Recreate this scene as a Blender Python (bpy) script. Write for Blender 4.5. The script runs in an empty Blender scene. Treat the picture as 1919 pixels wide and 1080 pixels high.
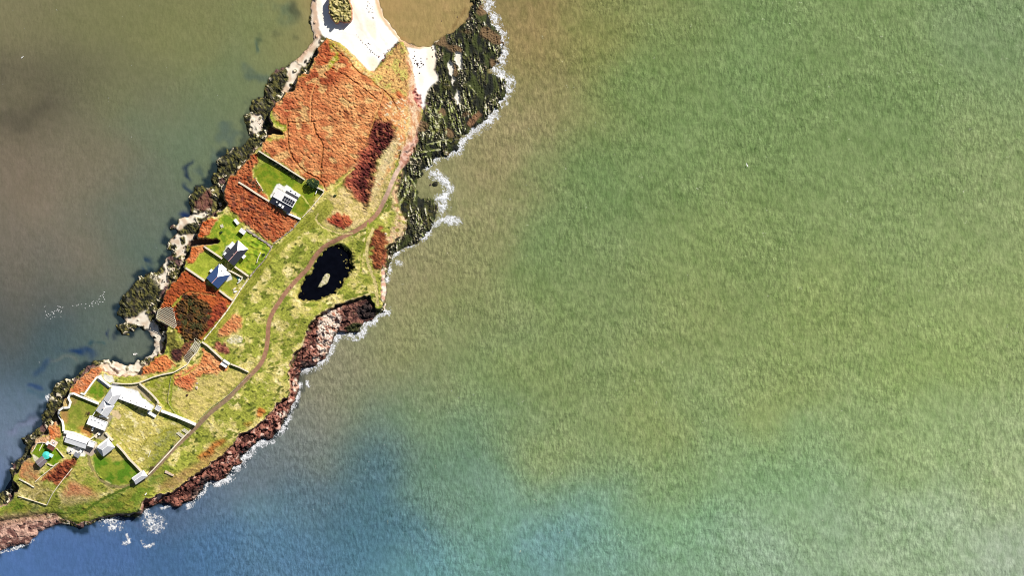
import bpy, bmesh, math, random
import numpy as np
from mathutils import Vector
C = bpy.context.scene.collection
scene = bpy.context.scene
R = math.radians
S = 0.35                 # metres per photograph pixel
H = 2400.0               # flying height
ZR = 5.0                 # height at which the scale is exact
SUN_EL = 39.0
SUN_DIR = Vector((0.62, 0.78, 0)).normalized()      # horizontal direction towards the sun
K = 1.45                 # light reaching a lit level surface (colour seen / base colour)

# ------------------------------------------------------------------ camera, sky, sun, exposure
cam_d = bpy.data.cameras.new('camera')
cam_d.sensor_width = 36.0
cam_d.lens = 36.0 * (H - ZR) / (1919 * S)
cam_d.clip_start = 10.0
cam_d.clip_end = 30000.0
cam = bpy.data.objects.new('camera', cam_d); C.objects.link(cam)
cam.location = (0, 0, H)
scene.camera = cam

world = bpy.data.worlds.new('World'); scene.world = world
world.use_nodes = True
wn = world.node_tree; wn.nodes.clear()
sky = wn.nodes.new('ShaderNodeTexSky'); sky.sky_type = 'NISHITA'; sky.sun_disc = False
sky.sun_elevation = R(SUN_EL); sky.sun_rotation = math.atan2(SUN_DIR.x, SUN_DIR.y)
bg = wn.nodes.new('ShaderNodeBackground'); bg.inputs['Strength'].default_value = 0.05
wo = wn.nodes.new('ShaderNodeOutputWorld')
wn.links.new(sky.outputs[0], bg.inputs[0]); wn.links.new(bg.outputs[0], wo.inputs[0])

sun_d = bpy.data.lights.new('sun', 'SUN'); sun_d.energy = 5.0; sun_d.angle = R(0.5)
sun_d.color = (1.0, 0.955, 0.88)
sun = bpy.data.objects.new('sun', sun_d); C.objects.link(sun)
to_sun = Vector((SUN_DIR.x * math.cos(R(SUN_EL)), SUN_DIR.y * math.cos(R(SUN_EL)), math.sin(R(SUN_EL))))
sun.rotation_euler = to_sun.to_track_quat('Z', 'Y').to_euler()
sun.location = to_sun * 500
vs = scene.view_settings
vs.view_transform = 'Standard'; vs.look = 'None'; vs.gamma = 1.0; vs.use_curve_mapping = False
vs.exposure = 0.42
scene.cycles.max_bounces = 4
scene.cycles.filter_width = 1.0

# ------------------------------------------------------------------ helpers
def lin(c):
    c = np.asarray(c, dtype=np.float64) / 255.0
    return np.where(c <= 0.04045, c / 12.92, ((c + 0.055) / 1.055) ** 2.4)
def alb(r, g, b):
    """base colour of a level surface that the sun shows as sRGB r,g,b"""
    return np.clip(lin((r, g, b)) / K, 0.0, 0.85)
def P(px, py, z=0.0):
    return Vector(((px - 959.5) * S, (540 - py) * S, z))

def tag(o, label=None, cat=None, group=None, kind=None):
    if label: o['label'] = label
    if cat: o['category'] = cat
    if group: o['group'] = group
    if kind: o['kind'] = kind
    return o
def link(name, me, mat=None, parent=None):
    o = bpy.data.objects.new(name, me); C.objects.link(o)
    if mat is not None and len(me.materials) == 0: me.materials.append(mat)
    if parent is not None: o.parent = parent
    return o
def empty(name, loc, rz=0.0):
    o = bpy.data.objects.new(name, None); C.objects.link(o)
    o.location = loc; o.rotation_euler = (0, 0, rz); o.empty_display_size = 0.5
    return o

def mat(name, col, rough=0.8, spec=0.5, var=0.25, scale=1.5, bump=0.3, bscale=6.0, metal=0.0, coords='Object', stretch=None):
    m = bpy.data.materials.new(name); m.use_nodes = True
    nt = m.node_tree; b = nt.nodes['Principled BSDF']
    b.inputs['Roughness'].default_value = rough
    b.inputs['Specular IOR Level'].default_value = spec
    b.inputs['Metallic'].default_value = metal
    tc = nt.nodes.new('ShaderNodeTexCoord')
    src = tc.outputs[coords]
    if stretch:
        mp = nt.nodes.new('ShaderNodeMapping'); mp.inputs['Scale'].default_value = stretch
        nt.links.new(src, mp.inputs[0]); src = mp.outputs[0]
    n = nt.nodes.new('ShaderNodeTexNoise'); n.inputs['Scale'].default_value = scale; n.inputs['Detail'].default_value = 5
    nt.links.new(src, n.inputs['Vector'])
    r = nt.nodes.new('ShaderNodeValToRGB')
    c = np.asarray(col)
    r.color_ramp.elements[0].position = 0.3; r.color_ramp.elements[1].position = 0.7
    r.color_ramp.elements[0].color = (*np.clip(c * (1 - var), 0, 1), 1)
    r.color_ramp.elements[1].color = (*np.clip(c * (1 + var), 0, 0.9), 1)
    nt.links.new(n.outputs['Fac'], r.inputs[0]); nt.links.new(r.outputs[0], b.inputs['Base Color'])
    if bump > 0:
        n2 = nt.nodes.new('ShaderNodeTexNoise'); n2.inputs['Scale'].default_value = bscale; n2.inputs['Detail'].default_value = 3
        nt.links.new(src, n2.inputs['Vector'])
        bp = nt.nodes.new('ShaderNodeBump'); bp.inputs['Strength'].default_value = bump; bp.inputs['Distance'].default_value = 0.1
        nt.links.new(n2.outputs['Fac'], bp.inputs['Height']); nt.links.new(bp.outputs[0], b.inputs['Normal'])
    return m

def ground_mat(name, rough=0.95, bump=0.5, bscale=1.2, var=0.22, vscale=0.9, spec=0.15):
    """colour of the ground cover comes from the 'cover' attribute, grain from noise"""
    m = bpy.data.materials.new(name); m.use_nodes = True
    nt = m.node_tree; b = nt.nodes['Principled BSDF']
    b.inputs['Roughness'].default_value = rough; b.inputs['Specular IOR Level'].default_value = spec
    a = nt.nodes.new('ShaderNodeAttribute'); a.attribute_name = 'cover'
    tc = nt.nodes.new('ShaderNodeTexCoord')
    n = nt.nodes.new('ShaderNodeTexNoise'); n.inputs['Scale'].default_value = vscale; n.inputs['Detail'].default_value = 5; n.inputs['Roughness'].default_value = 0.65
    nt.links.new(tc.outputs['Object'], n.inputs['Vector'])
    mr = nt.nodes.new('ShaderNodeMapRange'); mr.inputs[1].default_value = 0.3; mr.inputs[2].default_value = 0.7
    mr.inputs[3].default_value = 1 - var; mr.inputs[4].default_value = 1 + var
    nt.links.new(n.outputs['Fac'], mr.inputs[0])
    mx = nt.nodes.new('ShaderNodeVectorMath'); mx.operation = 'SCALE'
    nt.links.new(a.outputs['Color'], mx.inputs[0]); nt.links.new(mr.outputs[0], mx.inputs['Scale'])
    nt.links.new(mx.outputs[0], b.inputs['Base Color'])
    n2 = nt.nodes.new('ShaderNodeTexNoise'); n2.inputs['Scale'].default_value = bscale; n2.inputs['Detail'].default_value = 4
    nt.links.new(tc.outputs['Object'], n2.inputs['Vector'])
    bp = nt.nodes.new('ShaderNodeBump'); bp.inputs['Strength'].default_value = bump; bp.inputs['Distance'].default_value = 0.3
    nt.links.new(n2.outputs['Fac'], bp.inputs['Height']); nt.links.new(bp.outputs[0], b.inputs['Normal'])
    return m

# ------------------------------------------------------------------ numpy fields over the island (1 photograph pixel per cell)
X0, Y0, NX, NY = -70, -70, 1080, 1152
gx, gy = np.meshgrid(np.arange(NX) + X0, np.arange(NY) + Y0)
gx = gx.astype(np.float32); gy = gy.astype(np.float32)
fky = np.fft.fftfreq(NY)[:, None]; fkx = np.fft.rfftfreq(NX)[None, :]
def _fblur(a, s):
    ny, nx = a.shape
    ky = np.fft.fftfreq(ny)[:, None]; kx = np.fft.rfftfreq(nx)[None, :]
    return np.fft.irfft2(np.fft.rfft2(a) * np.exp(-2 * (math.pi * s) ** 2 * (kx ** 2 + ky ** 2)), s=(ny, nx)).astype(np.float32)
def good(n, lim):
    for k in (16, 32, 48, 64, 80, 96, 128, 160, 192, 240, 256, 320, 384, 432, 480, 512, 576, 640, 720, 768, 864, 960, 1080, 1152):
        if k >= n and k <= lim: return k
    return lim
def blur(a, s):
    """gaussian blur; only works on the part of the array that is not empty"""
    ys = np.flatnonzero(a.any(1)); xs = np.flatnonzero(a.any(0))
    if len(ys) == 0: return a.astype(np.float32)
    p = int(4 * s + 3)
    y0, x0 = max(ys[0] - p, 0), max(xs[0] - p, 0)
    hy, hx = good(ys[-1] + p + 1 - y0, NY), good(xs[-1] + p + 1 - x0, NX)
    y0, x0 = min(y0, NY - hy), min(x0, NX - hx)
    out = np.zeros((NY, NX), np.float32)
    out[y0:y0 + hy, x0:x0 + hx] = np.clip(_fblur(a[y0:y0 + hy, x0:x0 + hx], s), min(float(a.min()), 0), None)
    return out
_nc = {}
def noise(s, seed, ang=0.0, ratio=1.0):
    """band-limited noise of feature size s pixels, std 1; stretched by ratio along ang (degrees, image axes)"""
    s = round(s * 2) / 2 if s > 2.5 else round(s * 5) / 5; key = (s, round(ang / 10), round(ratio * 2))
    if key not in _nc:
        rs = np.random.RandomState(int(s * 1000 + key[1] * 77 + key[2] * 13))
        w = rs.randn(NY, NX).astype(np.float32)
        ca, sa = math.cos(R(ang)), math.sin(R(ang))
        u = (fkx * ca + fky * sa) * ratio; v = (-fkx * sa + fky * ca)
        k2 = (u * u + v * v) * s * s
        a = np.fft.irfft2(np.fft.rfft2(w) * (np.exp(-k2 * 3.0) - np.exp(-k2 * 14.0)), s=(NY, NX))
        _nc[key] = (a / a.std()).astype(np.float32)
    return np.roll(_nc[key], ((seed * 137) % NY, (seed * 311) % NX), (0, 1))
def worley(s, seed, ang=0.0, ratio=1.0):
    """broken rock: distance to the block's edge (0 at the joints) and a random number per block"""
    rs = np.random.RandomState(seed); ca, sa = math.cos(R(ang)), math.sin(R(ang))
    wxx = gx + wx1 * .8; wyy = gy + wy1 * .8
    u = (wxx * ca + wyy * sa) / (s * ratio); v = (-wxx * sa + wyy * ca) / s
    iu, iv = np.floor(u).astype(np.int32), np.floor(v).astype(np.int32)
    tab = rs.rand(3, 257, 263).astype(np.float32)
    f1 = np.full(u.shape, 9., np.float32); f2 = f1.copy(); idv = np.zeros_like(f1)
    for a in (-1, 0, 1):
        for b in (-1, 0, 1):
            ca_, cb_ = (iu + a) % 257, (iv + b) % 263
            d = np.hypot(iu + a + tab[0, ca_, cb_] - u, iv + b + tab[1, ca_, cb_] - v)
            nb = d < f1
            f2 = np.where(nb, f1, np.minimum(f2, d)); idv = np.where(nb, tab[2, ca_, cb_], idv); f1 = np.where(nb, d, f1)
    return f2 - f1, idv
def frac(s, seed, ang=0, ratio=1, oct=3):
    a = 0; amp = 1
    for i in range(oct):
        a = a + noise(s / 2 ** i, seed + i * 17, ang, ratio) * amp; amp *= 0.55
    return a / a.std()
def smooth(a, lo, hi):
    t = np.clip((a - lo) / (hi - lo), 0, 1); return t * t * (3 - 2 * t)
wx1, wy1 = noise(6, 1), noise(6, 2)
wx2, wy2 = noise(18, 3), noise(18, 4)
def pip(poly, warp=0.0, big=0.0):
    poly = np.asarray(poly, dtype=np.float32)
    pad = 3 + 3.5 * warp + 3.5 * big
    x0 = int(max(poly[:, 0].min() - pad - X0, 0)); x1 = int(min(poly[:, 0].max() + pad - X0 + 1, NX))
    y0 = int(max(poly[:, 1].min() - pad - Y0, 0)); y1 = int(min(poly[:, 1].max() + pad - Y0 + 1, NY))
    m = np.zeros((NY, NX), np.float32)
    if x1 <= x0 or y1 <= y0: return m
    sl = (slice(y0, y1), slice(x0, x1))
    x = gx[sl] + wx1[sl] * warp + wx2[sl] * big; y = gy[sl] + wy1[sl] * warp + wy2[sl] * big
    ins = np.zeros(x.shape, bool)
    n = len(poly); j = n - 1
    for i in range(n):
        xi, yi = poly[i]; xj, yj = poly[j]
        if yi != yj:
            ins ^= ((yi > y) != (yj > y)) & (x < (xj - xi) * (y - yi) / (yj - yi) + xi)
        j = i
    m[sl] = ins
    return m
def line_dist(pts, pad=40):
    """distance in pixels to a polyline"""
    d = np.full((NY, NX), 1e3, np.float32)
    pts = np.asarray(pts, np.float32)
    for (ax, ay), (bx, by) in zip(pts[:-1], pts[1:]):
        x0 = int(max(min(ax, bx) - pad - X0, 0)); x1 = int(min(max(ax, bx) + pad - X0, NX))
        y0 = int(max(min(ay, by) - pad - Y0, 0)); y1 = int(min(max(ay, by) + pad - Y0, NY))
        if x1 <= x0 or y1 <= y0: continue
        sl = (slice(y0, y1), slice(x0, x1))
        dx, dy = bx - ax, by - ay
        t = np.clip(((gx[sl] - ax) * dx + (gy[sl] - ay) * dy) / (dx * dx + dy * dy + 1e-9), 0, 1)
        d[sl] = np.minimum(d[sl], np.hypot(gx[sl] - ax - t * dx, gy[sl] - ay - t * dy))
    return d
def spline(pts, n=8):
    pts = [np.array(p, float) for p in pts]; out = []
    for i in range(len(pts) - 1):
        p0 = pts[max(i - 1, 0)]; p1 = pts[i]; p2 = pts[i + 1]; p3 = pts[min(i + 2, len(pts) - 1)]
        for k in range(n):
            t = k / n
            out.append(0.5 * ((2 * p1) + (-p0 + p2) * t + (2 * p0 - 5 * p1 + 4 * p2 - p3) * t * t + (-p0 + 3 * p1 - 3 * p2 + p3) * t ** 3))
    out.append(pts[-1]); return np.array(out)

# ------------------------------------------------------------------ traced outlines (photograph pixels)
PLATEAU = [(613,71),(640,82),(655,93),(668,108),(684,127),(700,133),(716,113),(727,98),(745,80),(757,78),(763,92),(768,110),(773,130),
 (776,160),(774,180),(786,195),(793,205),(791,222),(781,244),(775,268),(767,281),(760,298),(757,314),(752,328),(745,342),(741,368),(745,392),
 (757,405),(760,420),(752,440),(740,452),(726,463),(717,478),(716,500),(714,527),(714,550),(718,576),(712,583),(703,578),(692,556),(667,561),(640,569),(615,580),
 (598,590),(583,603),(574,627),(565,653),(549,667),(543,683),(543,710),(544,737),(540,745),(517,757),(508,775),(486,794),(469,806),(450,815),
 (436,837),(419,854),(397,868),(366,890),(339,912),(325,922),(291,929),(268,937),(264,956),(244,966),(195,968),(169,978),(143,983),(118,976),
 (108,970),(98,964),(71,966),(41,972),(0,978),(-80,990),(-80,955),(0,950),(20,940),(27,925),(36,915),(27,905),(24,893),(36,885),(40,870),
 (47,865),(58,857),(56,842),(64,834),(70,822),(80,815),(90,815),(88,803),(105,791),(113,797),(117,785),(110,780),(110,768),(118,760),(119,750),(128,742),
 (130,731),(143,714),(157,703),(170,692),(187,688),(196,698),(213,704),(240,706),(266,703),(267,690),(280,678),(288,671),(297,664),(307,661),(313,645),(313,623),(316,611),(306,608),(292,599),(293,588),(297,579),
 (307,567),(309,555),(312,544),(328,528),(340,515),(345,500),(347,491),(354,480),(358,462),(372,459),(411,455),(409,450),(370,448),(370,442),
 (375,427),(381,415),(397,405),(409,405),(404,398),(415,392),(427,386),(418,366),(421,351),(428,333),(443,322),(458,305),(476,285),(487,274),
 (495,263),(502,252),(515,250),(528,251),(528,247),(512,235),(503,220),(510,207),(517,193),(530,183),(534,173),(552,171),(553,160),(558,142),(579,138),(587,115),(600,83)]
SHORE = [(578,-80),(583,0),(582,47),(590,70),(575,92),(558,106),(546,118),(533,124),(517,128),(504,145),(497,160),(492,178),(470,190),(458,216),(460,228),
 (467,257),(450,277),(433,273),(413,288),(403,300),(409,318),(395,329),(390,353),(376,345),(364,349),(355,372),(353,392),(361,404),(349,406),(335,411),(318,426),(327,431),(337,439),
 (327,441),(319,452),(309,465),(321,477),(311,487),(299,505),(280,513),(261,519),(249,530),(237,550),(222,565),(215,584),(221,594),(230,597),(231,606),
 (214,611),(226,623),(240,628),(252,620),(267,618),(279,625),(287,635),(289,650),(284,666),(270,671),(255,681),(238,683),(232,686),(222,678),(195,674),(180,676),(163,685),
 (143,705),(130,711),(104,719),(98,727),(94,738),(91,750),(89,761),(80,773),(73,783),(80,792),(62,809),(57,817),(34,825),(35,831),(52,834),(41,849),(39,861),
 (17,871),(16,883),(21,894),(23,904),(19,913),(0,927),(-80,945),(-80,1050),(0,1030),(49,1017),(71,994),(94,986),(114,980),(126,986),(147,990),
 (169,984),(177,978),(195,972),(228,971),(255,968),(271,954),(297,948),(312,944),(330,950),(356,941),(375,921),(387,902),(404,904),(428,892),(434,874),(453,868),
 (460,849),(472,840),(480,828),(508,820),(527,803),(534,784),(542,772),(551,752),(558,734),(560,706),(563,690),(588,687),(598,677),(613,667),(617,650),(635,623),
 (652,625),(675,623),(679,606),(696,602),(708,589),(721,586),(724,567),(723,527),(729,503),(736,474),(758,463),(783,452),(802,434),(821,392),(817,372),(800,372),(786,374),(782,350),(786,333),
 (800,326),(789,318),(819,296),(859,281),(861,263),(880,246),(909,224),(929,205),(938,185),(949,170),(947,143),(922,127),(935,114),(940,95),(938,66),(916,35),(908,9),(904,-80),
 (881,-80),(881,33),(857,52),(830,70),(809,82),(787,87),(768,83),(750,70),(728,44),(717,26),(708,0),(700,-80)]
ISLET = [(617,-6),(616,7),(616,25),(623,36),(629,43),(639,40),(650,44),(657,37),(660,22),(658,7),(655,-6),(636,-12)]
POND = [(617,467),(637,462),(652,467),(658,477),(660,503),(652,515),(640,532),(628,547),(612,555),(587,563),(570,565),(562,560),(561,543),(570,527),(583,510),(593,488),(603,475)]
PISLE = [(611,512),(619,514),(616,527),(610,534),(602,540),(594,540),(599,531),(604,522)]
TRACK = [(760,290),(754,307),(743,324),(734,344),(723,370),(708,399),(690,417),(668,432),(637,447),(608,463),(590,482),(577,503),(557,524),(537,547),(524,566),(512,585),(504,607),(502,635),(498,661),(487,685),
 (465,708),(443,731),(429,746),(395,774),(366,803),(332,835),(303,866),(281,889)]
TRACK2 = [(281,889),(268,902),(250,909),(223,913),(200,907),(182,892),(171,872),(167,852)]
SAND = [(596,-80),(700,-80),(708,0),(717,26),(728,44),(750,70),(727,96),(716,111),(702,131),(690,131),(668,108),(640,82),(622,72),(610,70),(600,60),(596,40),(592,0)]
SAND2 = [(763,86),(787,88),(812,84),(818,105),(815,128),(822,148),(805,161),(798,180),(794,205),(786,195),(776,178),(777,150),(772,120)]

# footprints of buildings: centre, axis (image), length, width
def fp(c, u, L, W):
    u = np.array(u, float); u /= np.hypot(*u); v = np.array((-u[1], u[0])); c = np.array(c, float)
    return [tuple(c + u * a * L / 2 + v * b * W / 2) for a, b in ((-1, -1), (1, -1), (1, 1), (-1, 1))]
B = {
 'solar': ((532.5,377), (0.87,0.49), 42, 28), 'solar_ext': ((548.5,366), (0.87,0.49), 27, 12),
 'grey': ((443.7,474.7), (0.656,-0.754), 41, 24), 'blue': ((411,518), (0.67,-0.74), 35, 28),
 'hall_n': ((212.5,744), (0.56,-0.83), 26, 21), 'hall_s': ((199.5,765), (0.56,-0.83), 26, 23), 'hall_flat': ((184.5,793), (0.93,0.36), 36, 17),
 'bungalow': ((145.5,826), (0.95,0.31), 41, 17), 'bung_ext': ((173.5,832), (0.95,0.31), 12, 11),
 'hipped': ((200,838.5), (0.79,-0.62), 27, 20), 'gate': ((263,894.5), (0.82,-0.57), 27, 13),
 'red': ((101,834), (0.87,0.5), 13, 18), 'grey_small': ((80,865), (0.74,-0.67), 17, 13), 'shed': ((456,434), (0.8,0.6), 11.5, 8),
 'wall_shed': ((422.5,681.5), (0.84,0.54), 15, 12), 'tower': ((297.5,765.5), (0.87,0.5), 10, 9),
}

# ------------------------------------------------------------------ heights
T = pip(PLATEAU, 1.0, 0.6); SH = pip(SHORE, 1.3, 1.2); SH = np.maximum(SH, T)
BAY = pip([(782,332),(796,325),(810,331),(806,345),(803,360),(798,371),(786,373),(781,352)], .8); SH = SH * (1 - BAY)
SH = SH * (1 - pip([(924,124),(962,134),(952,150),(930,140),(905,136)], .8))
IS = pip(ISLET, 0.8)
ed = blur(SH, 6); nn_ = noise(9, 8) + .5 * noise(5, 9)
SH = np.where((ed < .82) & (T < .5) & (((gx > 770) & (gy < 445) & (gy > -20) & (nn_ > .75)) | ((gx < 540) & (gy < 880) & (nn_ > .9))), 0, SH).astype(np.float32)
Tb = blur(T, 1.5); Sb = blur(SH, 2.5); Sw = blur(SH, 14)
Hp = 6.2 + 1.0 * noise(70, 11) * 0.6 + smooth(blur(T, 45), 0.3, 0.9) * 1.2
Hp = Hp + 2.4 * (1 - smooth(gx + .72 * (gy - 540), 300, 480))
# lower, gentler ground at the southern tip and beside the sand
low = np.exp(-(((gx - 90) / 130) ** 2 + ((gy - 975) / 38) ** 2))
Hp = Hp * (1 - 0.6 * low)
low2 = np.exp(-(((gx - 700) / 60) ** 2 + ((gy - 100) / 40) ** 2))
Hp = Hp * (1 - 0.62 * low2)
low3 = np.exp(-(((gx - 785) / 22) ** 2 + ((gy - 220) / 80) ** 2))
Hp = Hp * (1 - 0.6 * low3)
soft_edge = np.clip(low * 1.3 + low2 + low3, 0, 1)
Ts = blur(T, 6)
step = smooth(Tb, 0.12, 0.92) * (1 - soft_edge) + smooth(Ts, 0.3, 0.95) * soft_edge
# general dome so the ground falls a little to the cliff edges
h_shore = (Sb - 0.5) * 1.5 + np.clip(Sw - 0.5, 0, 1) * 2.2 - (1 - smooth(Sb, 0.0, 0.45)) * 1.2
h = h_shore * (1 - step) + np.maximum(Hp, 0.6) * step

n3, n4, n5, n8 = noise(3, 21), noise(4, 22), noise(5.5, 23), noise(9, 24)
brk = (smooth(np.abs(noise(5.0, 25, 22, 1.8)), 0, .55) - .7) * 1.5 + noise(3, 26, 28, 1.6) * .45 + noise(2.2, 27) * .28 + noise(9, 26, 25, 1.5) * .25   # bracken canopy, creased between the fronds
# strata of the rock shelf run up and down the picture
ph = (gx + .12 * gy + noise(40, 31, 80, 2) * 7 + noise(12, 32, 80, 3) * 2.2) / 10.5; saw = 1 - (ph - np.floor(ph))
ph2 = (gx + .05 * gy + noise(30, 33, 80, 2) * 5 + noise(6, 34, 80, 3) * 1.2) / 4.6; saw2 = 1 - (ph2 - np.floor(ph2))
wa, wid = worley(6.5, 5, 60, 1.5); wb, wid2 = worley(3.4, 6, 40, 1.3); wr, widr = worley(6.0, 7, -35, 1.5)
ledge = wid * .95 + smooth(wa, 0, .3) * .35 + (wid2 * .4 + smooth(wb, 0, .3) * .2)
fine = noise(2, 28); fine3 = noise(3, 29, 25, 1.4)
veg_t = np.zeros((NY, NX), np.float32)      # height of plants added on top
cls = np.zeros((NY, NX), np.int8)           # ground cover class
col = np.zeros((NY, NX, 3), np.float32)
SEA, SANDC, ROCK, GRASS, BRACK, LAWN, TRK, YARD, SCRUB = range(9)
def setc(m, c, k=None, thr=0.5):
    global col
    c = np.asarray(c, np.float32)
    col = col * (1 - m[..., None]) + c * m[..., None]
    if k is not None: cls[m > thr] = k
def mixn(a, b, n, lo=-0.8, hi=0.8):
    t = smooth(n, lo, hi)[..., None]
    return (np.asarray(a) * (1 - t) + np.asarray(b) * t).astype(np.float32)
A = alb

# --- seabed and shore rock
rock_w = mixn(A(50,52,24), A(134,126,68), frac(5, 41, 60, 1.6) * .6 + wid2 * 1.6 - .8, -.9, 1.2)
rock_w = mixn(rock_w, A(22,24,18), noise(4, 56, 50, 1.5) + noise(10, 57) * .4, .2, .9)
rock_w = mixn(rock_w, A(240,226,196), wid * .62 + wid2 * .42 + noise(12, 42) * .17 + fine * .04 + .05 * noise(30, 43), .82, .90)
rock_w = mixn(rock_w, A(110,80,76), noise(16, 44), .9, 1.5)          # weedy rock
pale = mixn(A(236,222,200), A(205,178,155), frac(9, 45), -1, 1)
rock_e = mixn(A(34,36,22), A(92,94,46), frac(4, 43, 82, 2.2) * .7 + saw2 - .5, -0.6, 1.5)
rock_e = mixn(rock_e, A(176,160,132), fine * .35 + fine3 * .3 + wid2 * .5 + noise(20, 46) * .35, 1.0, 1.45)
dens = smooth(gy, 150, 230) * .45 + smooth(gx + gy * .5, 930, 990) * .3
st = noise(2.5, 58, 80, 4.5) * .8 + noise(4.5, 59, 80, 4) * .7
rock_e = mixn(rock_e, A(18,19,14), -st, .25, 1.0)
rock_e = mixn(rock_e, A(150,160,86), st + dens, 1.7, 2.1); rock_e = mixn(rock_e, A(236,230,206), st + fine * .25 + dens, 2.25, 2.6)
mats = noise(18, 141, 80, 1.6) + noise(40, 142) * .4
rock_e = mixn(rock_e, mixn(A(22,26,16), A(66,74,30), noise(10, 143, 80, 2)), mats, .1, .9)
rock_e = mixn(rock_e, A(206,196,166), smooth(-mats, .2, 1.0) * (fine * .5 + fine3 * .5 + .2), .75, 1.2)
rock_e = mixn(rock_e, A(120,96,66), noise(24, 55) + smooth(-gy, -130, -60) * .8 - .3, .8, 1.6)
red = mixn(A(74,38,32), A(172,112,94), widr + noise(16, 60) * .18 + noise(3, 47) * .2, .05, .95); red = mixn(red, A(226,186,168), widr + noise(9, 47) * .15, .90, 1.05)
col[:] = A(150,130,95)
setc(smooth(Sb, 0.0, 0.25), rock_w); cls[SH > 0.5] = ROCK
rockm = np.ones((NY, NX), np.float32)
EAST = [(781,244),(800,205),(803,163),(826,153),(816,128),(818,105),(811,86),(830,66),(881,33),(881,-80),(960,-80),(980,200),(860,300),(800,330),(840,380),(830,440),(735,480),(722,470),(760,435),(765,410),(738,390),(738,345),(757,312)]
eastm = blur(pip(EAST, 1.5), 1.5)
setc(eastm, rock_e)
h += eastm * (1 - step) * ((saw - .3) * .9 * smooth(noise(26, 38) + smooth(gy, 120, 220) * 1.2 - .3, -.6, .8) + (saw2 - .4) * .45 * smooth(noise(20, 39), -1, .6) + wid * .4 + wid2 * .5 + fine * .16 + noise(9, 40, 80, 2) * .25 + np.clip(st, -1.5, 1.5) * .14) * (1 - .55 * smooth(mats, .1, .9))
# bright strips of sand and bedrock inside the east shelf
for poly in ([(843,110),(850,120),(848,142),(843,140),(838,118)],[(854,95),(864,98),(867,128),(860,130),(852,112)],[(846,145),(851,140),(853,150),(848,160)],[(856,166),(862,170),(863,190),(857,196),(853,180)]):
    m = blur(pip(poly, 0.8), 0.7); setc(m, A(246,240,226), SANDC); h = h * (1 - m) + 0.7 * m
for pts, w in (([(798,195),(806,215),(808,232),(812,250)],1.6),([(815,205),(822,214),(824,228),(818,245)],2.6),([(836,170),(840,200),(850,235),(858,250)],1.5),([(766,330),(762,360),(750,380),(747,400)],2.4),([(770,335),(778,350),(776,375)],1.5),([(868,170),(872,190),(885,215)],1.4),([(806,205),(812,222),(814,244),(808,262)],1.5),([(826,212),(834,230),(836,250)],1.6),([(800,270),(815,268),(832,262),(845,264)],1.6),([(790,285),(806,282),(826,280)],1.6),([(770,292),(784,296),(800,292)],1.4),([(846,190),(856,215),(866,240)],1.2),([(822,180),(826,196),(822,206)],1.3),([(756,335),(752,352),(742,372)],1.6),([(778,395),(790,412),(786,430)],1.2),([(896,120),(905,135)],1.2),([(880,160),(894,176)],1.2)):
    d = line_dist(spline(pts, 6)); m = (1 - smooth(d + n4 * 0.6, w * 0.5, w * 1.2)); setc(m * 0.85, mixn(A(196,196,150), A(150,158,80), n5))
# olive mats of weed
for (cx, cy, rx, ry) in ((838,158,12,10),(815,238,18,16),(850,262,20,8),(765,385,10,12),(800,405,14,18)):
    m = np.exp(-(((gx - cx) / rx) ** 2 + ((gy - cy) / ry) ** 2)) * smooth(n5, -0.5, 1.0); setc(m * 0.7, A(92,88,32))
m = blur(pip([(874,232),(882,238),(903,215),(898,206),(880,222)], .5), 1.0); setc(m, A(140,104,74))
# red cliffs of the south-east coast
REDC = [(548,690),(555,672),(566,648),(576,622),(588,600),(606,586),(612,582),(640,575),(690,562),(706,586),(700,610),(640,640),(600,690),(566,720),(560,750),(540,800),(470,860),(400,915),(320,960),(255,965),(264,935),(330,905),(420,845),(480,785),(535,745),(540,690)]
m = blur(pip(REDC, 1.5), 1.5); setc(m, red)
redm = m * (1 - smooth(step, 0.85, 1.0))
h += redm * ((widr * 2.3 + smooth(wr, 0, .3) * .6 + wid2 * .7 + noise(9, 36, -35, 2.0) * .4 - .5) * smooth(Sb, 0.35, 0.8))
m = blur(pip([(640,572),(690,560),(705,585),(680,606),(676,622),(640,620),(636,600)], 2), 2); setc(m, mixn(A(74,40,36), A(150,104,88), frac(5, 48), -0.8, 1.4))
m = blur(pip([(598,597),(612,584),(634,580),(640,600),(632,622),(615,650),(605,668),(594,660),(594,625)], 1.5), 1.5); setc(m, mixn(A(240,222,205), A(186,128,104), frac(5, 49, 35, 2.5), -0.2, 1.6))
m = blur(pip([(664,605),(678,605),(677,622),(652,624),(645,615)], 1), 1); setc(m, A(70,72,36))
for cx, cy, rx, ry in ((553,722,6,14),(592,674,8,6),(610,660,8,9),(530,778,8,8),(718,545,6,22),(717,515,5,12),(722,577,3,9)):
    m = np.exp(-(((gx - cx) / rx) ** 2 + ((gy - cy) / ry) ** 2)); setc(smooth(m, .3, .6), mixn(A(240,226,208), A(214,170,148), n5))
RIM = spline([(556,672),(566,650),(576,626),(586,605),(602,589),(626,576),(650,566),(672,560),(690,553)], 5)
# shadow gaps along the foot of the cliffs, painted into the rock colour
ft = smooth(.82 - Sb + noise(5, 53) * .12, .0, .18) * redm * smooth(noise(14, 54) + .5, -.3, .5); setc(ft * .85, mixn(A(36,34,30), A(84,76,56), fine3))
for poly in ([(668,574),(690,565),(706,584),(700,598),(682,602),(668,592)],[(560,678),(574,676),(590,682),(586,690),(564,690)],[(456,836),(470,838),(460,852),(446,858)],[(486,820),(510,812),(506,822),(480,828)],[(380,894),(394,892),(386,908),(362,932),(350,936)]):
    m = blur(pip(poly, 1.2), 1.2); setc(m * .9, mixn(A(20,20,24), A(56,46,44), fine3)); h -= m * (1 - step) * .5  # near-black patches and notches, also cut a little lower
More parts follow.
